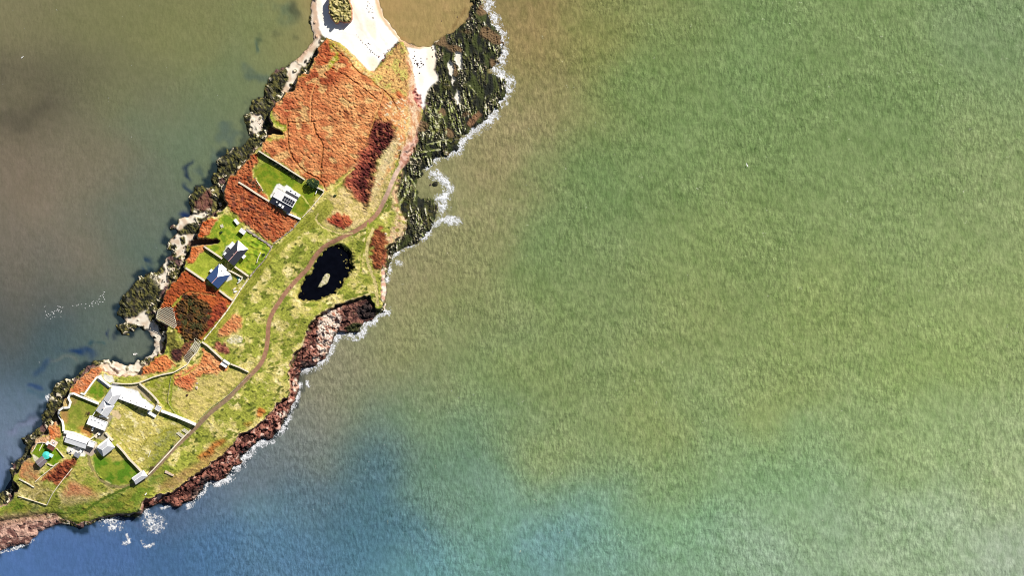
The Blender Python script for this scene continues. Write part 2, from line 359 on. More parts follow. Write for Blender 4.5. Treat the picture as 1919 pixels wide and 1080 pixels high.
# the slope of bracken-stained cliff above the pond's shore
m = blur(pip([(700,432),(716,430),(728,440),(726,465),(720,500),(702,508),(695,490),(694,455)], 2), 1.5); setc(m, mixn(A(116,50,32), A(190,110,70), frac(5, 50), -1, 1.2))
# southern tip
m = blur(pip([(-80,985),(0,978),(60,972),(110,972),(120,985),(60,1025),(-80,1060)], 1.5), 2); setc(m, mixn(A(124,84,76), A(214,172,152), widr + noise(7, 51) * .25, .1, .95))
h += m * (1 - step) * (widr * .9 + smooth(wr, 0, .3) * .3 + wid2 * .4 + .2)
# western shore
westm = SH * (1 - T) * (gx < 600) * (1 - m) * (1 - redm)
westb = blur(westm, 1.5)
h += westb * (ledge - .55 + noise(11, 37) * .25)
for poly in ([(583,0),(592,0),(598,40),(600,66),(596,84),(578,112),(570,125),(556,112),(575,92),(588,72),(583,45)],
             [(535,128),(553,112),(565,122),(556,142),(548,158),(538,172),(526,172),(540,150)],
             [(352,404),(384,396),(396,388),(388,404),(352,420),(334,432),(326,428),(338,412)],
             [(330,440),(356,438),(368,440),(356,452),(345,460),(348,478),(330,482),(328,460),(318,452)],
             [(295,515),(312,512),(314,530),(306,542),(298,540),(300,528)],
             [(228,597),(256,594),(262,580),(274,578),(276,598),(292,610),(302,628),(303,652),(294,670),(270,673),(283,664),(288,650),(286,632),(268,612),(240,606)],
             [(196,676),(210,690),(232,697),(262,698),(268,684),(258,682),(236,686),(225,680),(196,674)], [(190,690),(193,678),(213,694),(258,700),(268,706),(262,716),(230,716),(208,712)],
             [(470,215),(492,215),(494,228),(488,246),(474,250),(468,232)], [(300,480),(306,490),(308,512),(316,512),(314,486)]):
    m = blur(pip(poly, 1.2), 1.0) * (1 - step); m = np.clip(m * smooth(n8, -2.2, -0.9), 0, 1)
    setc(m, mixn(A(250,238,218), A(222,198,172), n8, -0.5, 1.8), SANDC)
    h = h * (1 - m) + (h_shore * 0.55 + 0.35) * m
setc(blur(pip([(583,0),(598,0),(600,66),(560,118),(552,110),(588,72)], 1), 2.0) * (1 - step) * .8, A(222,182,150))
# green-brown weed banks off the west shore
for poly in ([(497,170),(510,140),(528,128),(538,140),(534,160),(520,178),(505,188)], [(470,200),(500,180),(515,195),(505,215),(480,215)], [(365,352),(376,345),(392,352),(396,380),(374,392),(358,390),(354,374)],
             [(215,590),(224,565),(250,530),(280,518),(297,530),(290,560),(276,575),(258,592),(235,596)], [(335,430),(352,420),(370,414),(372,430),(362,440),(342,440)], [(98,728),(108,724),(120,740),(112,742)], [(40,855),(58,820),(70,812),(60,835),(52,862)],
             [(405,300),(440,276),(470,260),(480,270),(455,300),(430,325),(412,318)], [(92,750),(105,752),(110,785),(100,790),(92,775)]):
    m = blur(pip(poly, 1.5), 1.5) * (1 - step); setc(m * 0.9, mixn(A(26,30,18), A(112,108,52), frac(4, 52, 55, 2.2), -.7, 1.6))
m = blur(pip([(364,380),(392,352),(398,380),(390,395),(366,395)], 1), 1.5) * (1 - step); setc(m * .7, A(130,80,70))

# --- beaches
for poly in (SAND, SAND2):
    m = blur(pip(poly, 0.7), 1.2) * (1 - step * (1 - soft_edge))
    m = np.clip(m, 0, 1)
    setc(m, mixn(A(255,253,247) * 1.17, A(255,240,218) * 1.12, noise(20, 61, 75, 2), 0.2, 2.2), SANDC)
    hs = 0.3 + np.clip(Sw - 0.5, 0, 1) * 2.4 + noise(25, 62) * 0.08
    h = h * (1 - m) + np.where(step > 0.5, h, hs) * m
setc(blur(pip([(700,-80),(708,0),(717,26),(728,44),(750,70),(768,83),(787,87),(809,82),(809,86),(786,91),(764,88),(745,72),(722,46),(711,28),(702,0),(694,-80)], .4), 1.5) * .9, A(226,186,140))
m = blur(pip([(648,0),(664,0),(690,60),(684,80),(672,70),(660,30)], 3), 4); setc(m * .5, A(255,232,205))

for pts, w, a in (([(636,-60),(660,10),(684,62),(712,94)], 4, .22),([(668,-60),(690,10),(706,52),(726,82)], 3, .2),([(610,72),(640,60),(672,70),(690,96)], 3, .12)):
    d = line_dist(spline(pts, 6)) + noise(9, 63) * 1.6; setc((1 - smooth(d, w * .3, w)) * a * (1 - step), A(238,206,166))
# --- the plateau
green = A(158,162,66); dry = A(230,214,150); olive = A(124,134,48); straw = A(206,192,112)
g1 = frac(26, 71); g2 = frac(7, 72, 20, 1.5)
gcol = mixn(mixn(green, straw, g1, -0.7, 0.9), dry, g2 * .7 + g1 * 0.6, 0.5, 1.9)
gcol = mixn(gcol, olive, frac(10, 73, -20, 1.6) + noise(30, 78) * .5, 0.7, 1.7); gcol = mixn(gcol, A(96,104,40), noise(4, 79, -30, 2.0) + noise(20, 78) * .6, 1.3, 2.2)
top = smooth(Tb, 0.55, 0.85) * (1 - soft_edge * 0.0)
gcol = gcol * 1.16
setc(top, gcol, GRASS)
veg_t += top * (noise(3, 74, 25, 1.4) * 0.07 + noise(5.5, 75, 20, 1.5) * 0.11 * (1 + .6 * noise(22, 77)) + noise(2.2, 76) * .03)
edge = smooth(Tb, 0.06, 0.3) * (1 - smooth(Tb, 0.55, 0.85))
cliffc = mixn(A(176,126,104), A(228,196,166), frac(5, 76, 10, 1.5), -1, 1.2)
setc(edge * 0.75 * (gx < 560), cliffc)
cls[(Tb > 0.06) & (Tb < 0.6)] = ROCK

def bracken(poly, c1, c2, warp=1.5, soft=1.2, lift=0.45, amp=0.30, seed=80, big=0.8, k=BRACK, s=9):
    global veg_t
    m = blur(pip(poly, warp, big), soft) * smooth(Tb, 0.5, 0.8)
    setc(m, mixn(c1, c2, frac(s, seed, 28, 1.6), -1.1, 1.1), k)
    veg_t = veg_t * (1 - m) + m * (lift + brk * amp)
    return m
ora = A(226,150,96); orb = A(186,102,58); rd = A(166,84,50); rdb = A(198,118,74); dk = A(66,28,24); dkb = A(128,56,42)
NORTH = [(613,73),(625,80),(640,95),(660,118),(690,146),(720,172),(745,204),(720,200),(704,214),(694,248),(675,296),(651,322),(627,343),(612,351),(572,333),(550,319),(515,298),(489,282),(495,265),(504,253),(528,251),(537,240),(530,236),(512,222),(512,205),(517,194),(532,183),(536,173),(554,171),(555,160),(560,143),(581,138),(589,115),(602,83)]
bracken(NORTH, A(224,150,96), A(196,116,72), seed=81, s=14, amp=.24)
bracken([(613,73),(625,80),(640,95),(655,118),(640,150),(610,170),(580,170),(560,160),(562,143),(582,138),(589,115),(602,83)], A(196,106,64), A(164,80,48), 3, 5, seed=82)
bracken([(512,205),(520,192),(540,180),(560,190),(545,215),(538,222)], A(204,118,76), A(178,90,56), 2, 3, seed=83)
bracken([(650,140),(690,146),(712,175),(712,205),(695,245),(670,290),(640,300),(620,250),(630,180)], A(232,166,108), A(212,138,86), 4, 8, seed=84)
bracken([(720,172),(752,150),(772,170),(776,190),(760,205),(740,200)], A(204,112,66), A(222,170,100), 2, 2, seed=85)
bracken([(700,205),(722,200),(748,210),(750,240),(738,236),(712,222)], A(222,158,96), A(190,100,60), 2, 2, seed=86)
m = blur(pip([(736,190),(760,180),(766,215),(764,250),(752,280),(744,300),(728,330),(712,352),(698,380),(690,372),(700,345),(716,300),(738,262),(744,235),(724,215),(712,206)], 2), 2) * top
setc(m, mixn(mixn(A(236,186,124), A(220,150,96), noise(9, 86)), A(246,226,190), fine3 + noise(10, 92) * .5, .7, 1.5), GRASS); veg_t = veg_t * (1 - m) + m * (fine3 * .12 + n4 * .1)
m = np.clip(1 - np.abs(line_dist([(616,74),(640,86),(658,104),(676,124),(690,136),(704,140)]) - 4) / 6, 0, 1) * smooth(gx + gy, 700, 760) * smooth(Ts, .2, .6); setc(m * .85, mixn(A(240,206,150), A(222,160,104), n4), GRASS)
# grassy bits in the north
for poly in ([(614,74),(624,78),(638,96),(634,104),(622,96)],[(612,122),(622,110),(632,100),(636,112),(620,128),(612,134)],[(512,238),(505,222),(510,212),(516,222),(534,236),(540,246),(530,246)],[(497,262),(510,254),(534,254),(534,260),(506,266)]):
    m = blur(pip(poly, 1.5), 1.5) * top; setc(m * .85, mixn(A(150,168,44), A(222,206,120), g2), GRASS); veg_t = veg_t * (1 - m * .6)
m = blur(pip([(700,135),(718,113),(745,82),(757,80),(766,110),(774,150),(776,180),(764,185),(745,170),(730,175),(715,165)], 2, 1), 2) * smooth(Ts, .3, .8)
setc(m, mixn(mixn(A(226,180,112), A(208,192,104), noise(12, 87), 0, 1.2), A(150,92,58), frac(4, 88), 0.9, 1.5), GRASS); veg_t = veg_t * (1 - m) + m * (n4 * 0.16 + 0.1)
m = blur(pip([(764,90),(770,115),(778,150),(778,180),(790,200),(788,230),(770,270),(760,300),(750,300),(752,280),(766,250),(768,215),(762,185),(768,150),(762,112)], 1.2), 2)
setc(m * .85, mixn(A(240,200,170), A(206,140,104), frac(6, 89, 80, 2.5), -0.6, 1.4)); veg_t = veg_t * (1 - m * .8)
m = blur(pip([(772,172),(778,162),(788,180),(792,202),(782,200)], 1.2), 1); setc(m * .9, mixn(A(150,54,56), A(232,170,150), n4)); h += m * n4 * .25
m = blur(pip(NORTH, 0), 3) * top * smooth(noise(11, 112, 25, 1.4) + noise(26, 113) * .6, .9, 1.8); setc(m * .6, A(228,196,130)); veg_t -= m * .2
m = blur(pip(NORTH, 0), 3) * top * smooth(noise(8, 114, 25, 1.6) + noise(30, 115) * .6, 1.2, 2.0); setc(m * .6, A(132,62,38))
# heather and bramble beside the field
bracken([(703,220),(734,230),(739,258),(714,290),(700,310),(695,350),(684,398),(672,378),(652,372),(644,345),(668,300),(690,255)], A(140,66,54), A(196,108,80), seed=90, lift=.5, warp=2.5, big=2, soft=2.5)
bracken([(702,222),(732,228),(741,258),(728,278),(715,298),(702,326),(696,352),(698,372),(686,398),(678,356),(662,352),(671,326),(692,292),(702,272),(698,250)], dk, A(104,44,42), seed=91, lift=1.0, amp=.5, k=SCRUB, s=6, warp=4, big=3, soft=3)
m = blur(pip([(700,222),(734,228),(742,258),(716,300),(698,352),(698,372),(686,398),(660,352),(690,292)], 3), 2) * smooth(noise(5, 118, 60, 2) + noise(14, 119) * .5, .7, 1.5) * top; setc(m * .7, A(190,120,84)); veg_t -= m * .5
m = blur(pip([(716,290),(726,276),(740,262),(748,268),(738,300),(712,345),(694,400),(676,425),(650,428),(640,420),(690,398),(700,350)], 2), 2) * top; setc(m * .85, mixn(dry, A(236,214,160), g2), GRASS); veg_t = veg_t * (1 - m * .5)
m = blur(pip([(598,392),(618,368),(640,352),(656,354),(664,376),(690,392),(712,352),(734,322),(742,330),(722,368),(704,396),(676,424),(640,434),(612,425),(596,408)], 2), 3) * top; setc(m * .92, mixn(A(236,208,146), A(204,182,108), g2), GRASS)
bracken([(612,410),(624,401),(645,400),(656,409),(660,420),(648,428),(628,424),(616,418)], A(176,82,58), A(200,110,70), 1.5, 1.2, seed=93)
bracken([(622,414),(640,412),(654,424),(645,429),(628,425)], A(92,34,30), A(150,64,46), 1.5, 1.5, seed=94, k=SCRUB)
m = blur(pip([(752,318),(764,332),(757,360),(752,390),(766,408),(768,425),(758,446),(738,462),(726,462),(716,450),(732,430),(744,405),(734,385),(736,350),(744,330)], 2, 1), 2) * smooth(Ts, .15, .6)
setc(m * .85, mixn(mixn(A(236,208,160), A(222,176,140), n5), A(170,160,80), noise(7, 116), .6, 1.6), GRASS); veg_t = veg_t * (1 - m) + m * fine3 * .1
bracken([(699,430),(712,424),(722,432),(726,450),(724,480),(718,508),(704,510),(696,490),(695,455)], A(112,56,36), A(168,100,62), seed=117, lift=.2, amp=.35, soft=1.5, warp=2.5)
# west gardens and bracken between them
bracken([(427,387),(420,365),(422,351),(429,334),(444,323),(459,306),(477,287),(488,290),(482,305),(474,318),(474,328),(486,347),(503,375),(520,390),(562,413),(548,430),(512,456),(502,452),(470,428),(440,400)], rd, rdb, seed=95, lift=.6, amp=.36)
m = blur(pip([(440,330),(470,330),(500,376),(512,452),(470,428),(436,395),(424,370)], 3, 3), 4) * smooth(noise(9, 111) + fine * .3, .1, 1.2) * (cls == BRACK); setc(m * .7, A(104,58,52))
bracken([(368,447),(371,440),(376,427),(382,414),(409,409),(405,420),(388,445)], A(196,92,46), A(226,140,90), seed=96)
bracken([(357,462),(402,457),(386,469),(372,480),(364,494),(349,491)], A(210,116,62), A(224,150,96), seed=97)
bracken([(346,503),(386,529),(412,547),(436,566),(424,588),(394,626),(382,637),(360,640),(330,620),(318,612),(299,596),(300,580),(309,565),(310,553),(316,542),(332,524)], A(190,98,50), A(160,78,44), seed=98, lift=.5)
bracken([(342,556),(352,550),(372,556),(388,566),(400,588),(396,610),(380,634),(362,642),(344,632),(334,600),(330,574)], A(62,48,26), A(120,84,44), seed=99, lift=1.1, amp=.55, k=SCRUB, s=6, warp=2.5)
bracken([(400,572),(420,566),(430,572),(420,590),(404,610),(392,625),(384,628)], A(110,44,34), A(170,80,50), seed=100, lift=.6)
bracken([(312,620),(326,622),(338,640),(344,655),(345,672),(334,680),(324,676),(318,655),(313,645)], A(86,84,34), A(140,134,60), seed=101, lift=.6, k=SCRUB, s=5)
bracken([(324,655),(342,653),(344,668),(338,678),(326,676)], A(56,30,32), A(100,58,50), seed=102, lift=.7, k=SCRUB, s=4)
bracken([(346,640),(362,638),(360,655),(346,676),(340,655)], A(100,60,44), A(150,96,66), seed=103, lift=.6, k=SCRUB, s=5)
bracken([(267,704),(268,690),(281,679),(298,667),(313,663),(323,677),(327,686),(317,692),(293,700)], A(224,142,84), A(200,110,64), seed=104)
bracken([(382,652),(400,664),(416,678),(430,691),(409,700),(384,703),(369,709),(368,724),(358,734),(336,728),(327,717),(329,702),(348,695),(369,682),(380,667)], A(220,138,84), A(238,170,114), seed=105, lift=.4)
bracken([(329,702),(348,699),(366,708),(366,724),(357,732),(336,727),(327,716)], A(208,112,70), A(224,140,92), seed=106, lift=.45, soft=2)
bracken([(428,585),(452,593),(457,612),(440,622),(415,633),(406,620),(412,604)], A(200,124,78), A(222,160,104), seed=107, lift=.35, soft=2)
bracken([(398,646),(412,640),(428,650),(434,660),(424,664),(408,656)], A(110,56,46), A(190,120,94), seed=108, lift=.2, s=4)
m = blur(pip([(424,640),(432,632),(448,629),(458,633),(454,640),(436,646)], 1), 1); setc(m, mixn(A(240,230,196), A(206,196,140), n4), GRASS); veg_t = veg_t * (1 - m) + m * n5 * .2
bracken([(480,772),(488,764),(498,768),(492,782),(484,786)], A(170,96,40), A(210,140,70), seed=109, soft=1.5)
bracken([(455,795),(466,790),(474,794),(462,802)], A(150,120,40), A(180,140,60), seed=110, soft=2)
bracken([(368,858),(392,838),(404,828),(416,822),(424,828),(410,838),(398,852),(384,866)], A(190,120,58), A(158,100,44), seed=111, soft=2.5, lift=.3)
# southern tip covers
bracken([(86,804),(106,792),(114,800),(114,818),(100,826),(88,822),(92,812)], A(206,112,62), A(222,150,96), seed=112, lift=.25)
bracken([(62,834),(72,822),(82,816),(94,820),(92,832),(74,832),(60,848),(58,842)], A(206,160,118), A(226,186,146), seed=113, lift=.1)
bracken([(38,872),(50,862),(62,864),(72,874),(76,890),(68,902),(50,902),(38,890)], A(196,136,88), A(176,142,92), seed=114, lift=.15, amp=.15, soft=2)
bracken([(118,745),(128,743),(133,752),(128,764),(118,764),(112,758)], A(206,168,104), A(226,196,130), seed=115, lift=.1)
bracken([(131,733),(143,715),(157,704),(170,694),(184,690),(192,696),(182,706),(168,726),(157,738),(146,736),(132,740)], A(204,118,70), A(222,152,106), seed=116, lift=.25)
bracken([(72,904),(100,878),(124,860),(144,858),(143,870),(126,895),(108,908),(92,902)], A(176,104,66), A(196,128,80), seed=117, lift=.2)
bracken([(126,863),(141,860),(143,868),(128,892),(108,905),(94,900),(84,898),(108,880)], A(90,36,26), A(160,84,54), seed=118, lift=.4, s=5)
bracken([(115,909),(142,901),(182,922),(180,934),(150,932),(115,936)], A(186,122,82), A(204,150,104), seed=119, lift=.1, amp=.1, soft=4, warp=2.5, big=2)
m = blur(pip([(116,934),(150,930),(176,934),(166,946),(140,952),(122,946)], 2), 2.5) * top; setc(m, mixn(A(212,190,132), A(186,170,104), g2), GRASS)
m = blur(pip([(40,905),(70,900),(96,912),(96,925),(84,940),(60,935),(44,925)], 2), 3) * top; setc(m * .8, mixn(A(206,186,120), A(170,150,84), g2), GRASS)
m = blur(pip([(60,950),(72,948),(74,958),(64,962),(56,958)], 1), 1.5) * top; setc(m * .8, A(190,176,130))
m = blur(pip([(-80,955),(0,953),(30,935),(90,962),(130,945),(180,938),(250,912),(300,876),(318,868),(330,880),(300,905),(268,936),(262,960),(195,966),(150,980),(118,974),(100,962),(60,966),(0,974),(-80,985)], 2), 4) * top
setc(m * .9, mixn(A(112,138,40), A(150,150,58), frac(9, 120, -25, 1.6), -0.8, 1.0), GRASS)
m = blur(pip([(-80,962),(0,966),(60,960),(108,966),(100,974),(0,985),(-80,995)], 2), 3); setc(m * .7, A(176,140,112))
m = blur(pip([(290,925),(310,900),(350,878),(400,850),(432,830),(440,838),(400,868),(330,915)], 2), 3) * top; setc(m * .8, mixn(A(196,164,96), A(176,136,84), g2), GRASS)
# fields
m = blur(pip([(330,735),(360,735),(372,710),(410,702),(440,695),(462,702),(440,728),(395,768),(375,790),(340,778),(318,760)], 2), 3) * top; setc(m * .9, mixn(A(220,200,122), A(190,178,88), g2, -0.4, 1.4), GRASS)
m = blur(pip([(272,714),(328,700),(326,720),(320,760),(350,785),(310,768),(298,750)], 1), 2) * top; setc(m * .9, mixn(A(164,170,56), A(206,196,110), g2, -0.4, 1.4), GRASS)
m = blur(pip([(222,760),(290,782),(340,796),(345,805),(330,822),(300,850),(280,872),(268,880),(240,850),(205,808)], 1.5), 2) * top; setc(m, mixn(mixn(A(214,198,112), A(188,178,90), g1), A(236,222,162), g2, 0.3, 1.8), GRASS)
veg_t += m * noise(2.6, 121) * .08
m = blur(pip([(300,800),(340,802),(330,830),(305,860),(282,882),(272,876),(288,850)], 2), 4) * top; setc(m * .7, mixn(A(150,156,50), A(112,124,44), g2), GRASS)
# lawns
def lawn(poly, c1, c2, seed, warp=1, soft=1.0, s=14):
    global veg_t
    m = blur(pip(poly, warp), soft) * top; setc(m, mixn(c1, c2, frac(s, seed), -1, 1), LAWN); veg_t = veg_t * (1 - m) + m * (noise(3, seed + 1) * .03 + noise(8, seed + 2) * .05)
    return m
lawn([(477,317),(503,303),(530,317),(562,342),(590,352),(598,358),(586,385),(567,405),(545,395),(505,374),(493,352),(478,330)], A(116,142,30), A(150,156,44), 130)
lawn([(414,409),(424,402),(434,406),(455,430),(502,456),(509,465),(497,487),(467,517),(440,500),(410,480),(384,462),(412,452),(389,444),(402,422)], A(176,186,58), A(122,152,36), 133, s=10)
veg_t += blur(pip([(455,440),(502,456),(508,465),(497,487),(467,517),(450,500),(470,470)], 1), 2) * (noise(5, 134, 25, 2) * .25 + .1)
lawn([(372,479),(384,469),(412,487),(400,505),(390,522),(378,521),(347,501),(363,493)], A(150,164,50), A(176,184,66), 136)
lawn([(437,513),(448,519),(443,530),(448,545),(435,558),(413,543),(422,535),(435,527)], A(150,160,50), A(176,170,70), 139)
lawn([(182,714),(205,727),(188,752),(162,741)], A(104,142,28), A(150,150,56), 142)
lawn([(113,771),(130,766),(136,754),(132,744),(142,741),(165,749),(186,759),(178,780),(168,795),(160,803),(172,812),(150,812),(123,800),(116,786)], A(158,158,66), A(130,144,48), 145, soft=1.5)
m = blur(pip([(113,770),(126,768),(132,780),(126,796),(118,790)], 1.5), 2); setc(m * .9, A(192,146,86))
m = blur(pip([(150,800),(168,800),(180,808),(172,818),(150,812)], 1.5), 2); setc(m * .9, A(204,140,76))
m = blur(pip([(133,743),(142,741),(146,750),(138,764),(133,760)], 1.5), 2); setc(m * .8, A(164,140,84))
lawn([(72,831),(90,831),(108,842),(121,857),(103,872),(75,860),(61,850)], A(96,142,22), A(126,152,30), 148, .4, .6)
lawn([(172,853),(195,857),(240,861),(261,887),(247,904),(223,912),(200,904),(179,882)], A(94,136,30), A(140,154,50), 151, 1, 1.5)
m = blur(pip([(196,852),(216,842),(242,860),(215,866)], 1), 1.5) * top; setc(m * .8, A(196,178,96))
m = blur(pip([(140,872),(160,860),(172,880),(180,905),(168,915),(140,900),(134,890)], 2), 3) * top; setc(m * .8, mixn(A(150,160,62), A(176,164,80), g2), GRASS)
# mown strip along the gardens
strip = spline([(612,388),(588,412),(560,432),(532,458),(506,482),(478,522),(452,556),(430,588),(405,616),(388,636)], 6)
d = line_dist(strip); wid = 7 + 7 * smooth(gx, 540, 600); m = (1 - smooth(d + n5 * .8, wid - 2, wid + 2)) * top
setc(m * .9, mixn(A(146,150,48), A(170,170,66), n8), GRASS); veg_t *= (1 - m * .85)
m2 = (1 - smooth(np.abs(d - 2.6), .3, 1.4)) * top; setc(m2 * .45, A(104,120,30))
# pond banks, pond bed
pm = blur(pip(POND, 1.8, .8), 0.8)
pmw = blur(pip(POND, 1.8, .8), 5)
setc(smooth(pmw, .12, .4) * (1 - pm) * .8, mixn(A(176,160,80), A(96,92,40), n4, -.2, 1.2))
pim = blur(pip(PISLE, 0.4), 0.7)
h = h * (1 - smooth(pmw, .1, .6)) + (5.1) * smooth(pmw, .1, .6)
h = h * (1 - pm) + 3.4 * pm
h = h * (1 - pim) + 5.5 * pim
veg_t *= (1 - np.clip(pm + smooth(pmw, .3, .6) * .6, 0, 1))
setc(pm, A(40,36,26)); setc(pim, mixn(A(232,220,188), A(196,190,140), n4), GRASS)
POND_Z = 4.55
# reeds at the pond edge
m = blur(pip([(646,464),(664,474),(668,500),(658,516),(654,500),(656,480)], 1.5), 1.5); setc(m * .8, mixn(A(70,74,26), A(150,140,70), n3), SCRUB); veg_t = np.maximum(veg_t, m * (.5 + n3 * .35))
m = smooth(pmw, .35, .6) * (1 - smooth(pm + noise(4, 158) * .35 + noise(9, 159) * .25, .35, .75)) * np.clip((gx - 634) / 12 - (gy - 500) / 60, 0, 1) * smooth(pmw, 0, .1); setc(m * .7, mixn(A(120,112,50), A(196,180,110), n3)); h = np.where((pm > .3), h + m * 1.5, h)
m = blur(pip([(561,546),(572,545),(580,556),(572,566),(562,564)], 1.5), 1.5); setc(m * .8, mixn(A(80,80,26), A(160,140,70), n3), SCRUB); veg_t = np.maximum(veg_t, m * (.6 + n3 * .35))

# --- the rocky islet
Ib = blur(IS, 1.0); isl = smooth(Ib, .2, .8)
h = h * (1 - isl) + (6.6 + n8 * .3) * isl
setc(smooth(Ib, .05, .3), A(206,130,104), ROCK)
m = smooth(Ib, .55, .9); setc(m, mixn(mixn(A(216,200,140), A(150,142,80), frac(5, 155), -.8, 1), A(84,84,34), frac(4, 156), .7, 1.5), SCRUB); veg_t += m * (n4 * .45 + n3 * .2 + .2)
# --- tracks and paths
dt = line_dist(spline(TRACK, 6)); north = smooth(gy, 420, 320)
m = 1 - smooth(dt + n5 * .3, 3.7, 5.0)
trc = A(178,130,104) * (1 - north[..., None]) + A(228,196,176) * north[..., None]
trc = trc + (A(158,132,106) - A(178,130,104)) * smooth(gy, 650, 760)[..., None]
trc = mixn(trc, trc * 0.82, noise(8, 160), -.5, 1.5)
hs = blur(h, 6)
mw = 1 - smooth(dt, 4.5, 8)
h = np.where(T > 0.5, h * (1 - mw) + hs * mw - .12 * m, h); veg_t *= (1 - (1 - smooth(dt, 4, 6)))
setc(m, trc, TRK)
setc((1 - smooth(np.abs(dt - 5.5) + n5, .6, 2.2)) * .45 * top, A(122,140,40))
setc((1 - smooth(dt + n4 * .4, .3, 1.3)) * .35 * (1 - north), A(160,132,92))
m = blur(pip([(700,396),(760,300),(752,300),(740,322)], 0), 1)
dt2 = line_dist(spline(TRACK2, 6)); m = 1 - smooth(dt2 + n4 * .5, 2.0, 3.2); veg_t *= 1 - m
setc(m * .85, mixn(A(150,132,90), A(120,112,66), n4), TRK)
setc((1 - smooth(dt2, .3, 1.2)) * .5, A(176,164,110))
m = blur(pip([(748,300),(757,278),(772,262),(782,246),(784,262),(772,284),(764,306),(752,318)], 1), 1.2); setc(m, mixn(A(232,190,170), A(196,142,120), n5), TRK); veg_t *= 1 - m
d = line_dist(spline([(742,322),(752,305),(757,288)], 4))
# dark cut beside the ramp
m = blur(pip([(741,303),(746,287),(751,284),(749,295),(743,306)], .3), .6); h -= m * 1.4
# garden and moor paths: bare, sunk between the plants
def path(pts, w, c, depth=.0, a=.9, wob=.5):
    global veg_t
    d = line_dist(spline(pts, 5)) + n4 * wob
    m = (1 - smooth(d, w * .45, w * .45 + 1.2)) * smooth(Tb, .4, .8)
    if c is not None: setc(m * a, c)
    veg_t = veg_t * (1 - m) - m * depth
br_p = A(176,112,62); pale_p = A(214,190,104)
path([(622,84),(640,103),(652,110),(664,127),(678,139),(694,148),(706,160),(720,170),(732,182),(745,204)], 1.2, br_p, .25)
path([(622,128),(645,140),(668,156),(690,172),(706,186)], .8, br_p, .1)
path([(596,150),(588,166),(584,185),(583,228)], 1.8, A(226,160,104), .15)
path([(539,229),(560,230),(590,228)], 1.2, br_p, .25)
path([(539,224),(540,252),(543,280),(552,300),(570,320),(584,328),(596,334),(606,346),(612,358)], 1.6, br_p, .25)
path([(588,230),(592,248),(601,262),(606,275),(604,295),(602,315),(601,334)], 1.5, br_p, .25)
path([(706,212),(700,230),(690,256)], 1.2, A(206,150,84), .2)
path([(718,172),(712,195),(704,214)], 1.6, A(230,176,112), .1)
path([(664,316),(650,328),(636,344),(622,354),(606,364)], 2.2, A(222,200,112), .1)
path([(596,402),(592,412),(604,424),(620,432),(640,438),(660,437)], 2.0, A(226,206,140), .1)
path([(566,366),(575,378),(583,388)], 1.3, A(222,214,120))
path([(345,552),(358,547),(374,549),(388,552),(404,554)], 2.2, A(196,140,78), a=.7)
path([(326,574),(334,564),(342,556)], 4, A(176,176,70))
path([(357,560),(354,584),(350,604),(346,620)], 1.2, A(120,112,50))
path([(380,662),(376,676),(366,690),(350,702),(330,708)], 1.6, A(206,184,90))
path([(320,706),(322,730),(320,762),(330,775),(352,790),(362,793)], 2.4, A(150,164,46))
path([(268,722),(290,742),(312,762),(330,774)], 2.2, A(160,172,50))
path([(460,598),(456,620),(458,640)], 1.4, A(164,170,60))
path([(588,560),(600,572),(570,590),(555,620)], 1.2, A(190,180,80), a=.6)
path(RIM, 5.5, mixn(A(240,222,164), A(214,190,112), n5), .0, .85)
path([(556,680),(545,690),(545,712),(546,736)], 4, A(206,196,110), .0, .7)
path([(690,418),(686,450),(678,480),(676,510)], 2.0, A(150,160,50))
path([(700,430),(690,455),(688,480),(692,500),(700,520),(706,548),(708,572)], 5.0, A(226,206,140))
path([(205,808),(228,828),(246,850)], 1.6, A(176,176,70))
path([(268,838),(280,820),(300,815),(315,806),(340,803)], 1.5, A(156,150,50))
path([(145,965),(165,955),(185,940),(210,928),(245,912)], 3.5, A(84,112,30))
path([(100,962),(118,964),(140,962),(150,958)], 1.3, A(96,110,44))
path([(176,884),(184,896),(182,912)], 1.2, A(200,180,100))
path([(116,935),(128,918),(118,905)], 1.0, A(206,176,110))
path([(60,938),(70,925),(86,918),(104,922)], 1.0, A(220,200,140))
# yards
def yard(poly, c, seed, dz=0.0, soft=.6, warp=.3):
    global veg_t
    m = blur(pip(poly, warp), soft); setc(m, mixn(c, c * .86, frac(7, seed), -.5, 1.6), YARD); veg_t *= 1 - m
yard([(519,346),(524,344),(532,350),(538,347),(545,352),(564,366),(560,370),(540,364),(522,356),(512,371),(507,369)], A(255,252,246), 170)
yard([(209,721),(214,717),(236,727),(258,731),(268,746),(290,762),(284,770),(216,746)], A(255,255,252), 171)
yard([(235,724),(262,722),(278,736),(286,752),(278,752),(262,734)], A(196,180,140), 172)
yard([(170,782),(205,776),(214,780),(206,792),(198,812),(205,818),(200,826),(180,822),(172,806),(166,790)], A(170,160,132), 173)
yard([(122,808),(140,812),(172,824),(184,830),(180,844),(160,842),(120,826)], A(226,214,190), 174)
yard([(130,836),(150,838),(164,846),(160,856),(130,850),(126,842)], A(250,244,232), 175)
yard([(157,842),(178,838),(182,848),(172,856),(164,852)], A(196,178,160), 176)
yard([(183,705),(192,702),(194,714),(208,726),(204,728),(184,714)], A(250,248,244), 177)
yard([(196,700),(212,706),(216,716),(206,718),(195,710)], A(240,236,224), 178)
yard([(208,768),(222,770),(230,780),(224,786),(212,780)], A(232,206,160), 179)
yard([(401,505),(411,496),(420,502),(432,512),(436,524),(426,528),(410,520)], A(255,252,248), 180)
yard([(61,851),(74,859),(84,866),(76,872),(66,864)], A(240,232,200), 181)
yard([(92,868),(102,873),(104,876),(90,870)], A(240,232,200), 182)
yard([(425,462),(434,456),(441,462),(432,474),(422,482),(418,478)], A(240,240,226), 183)
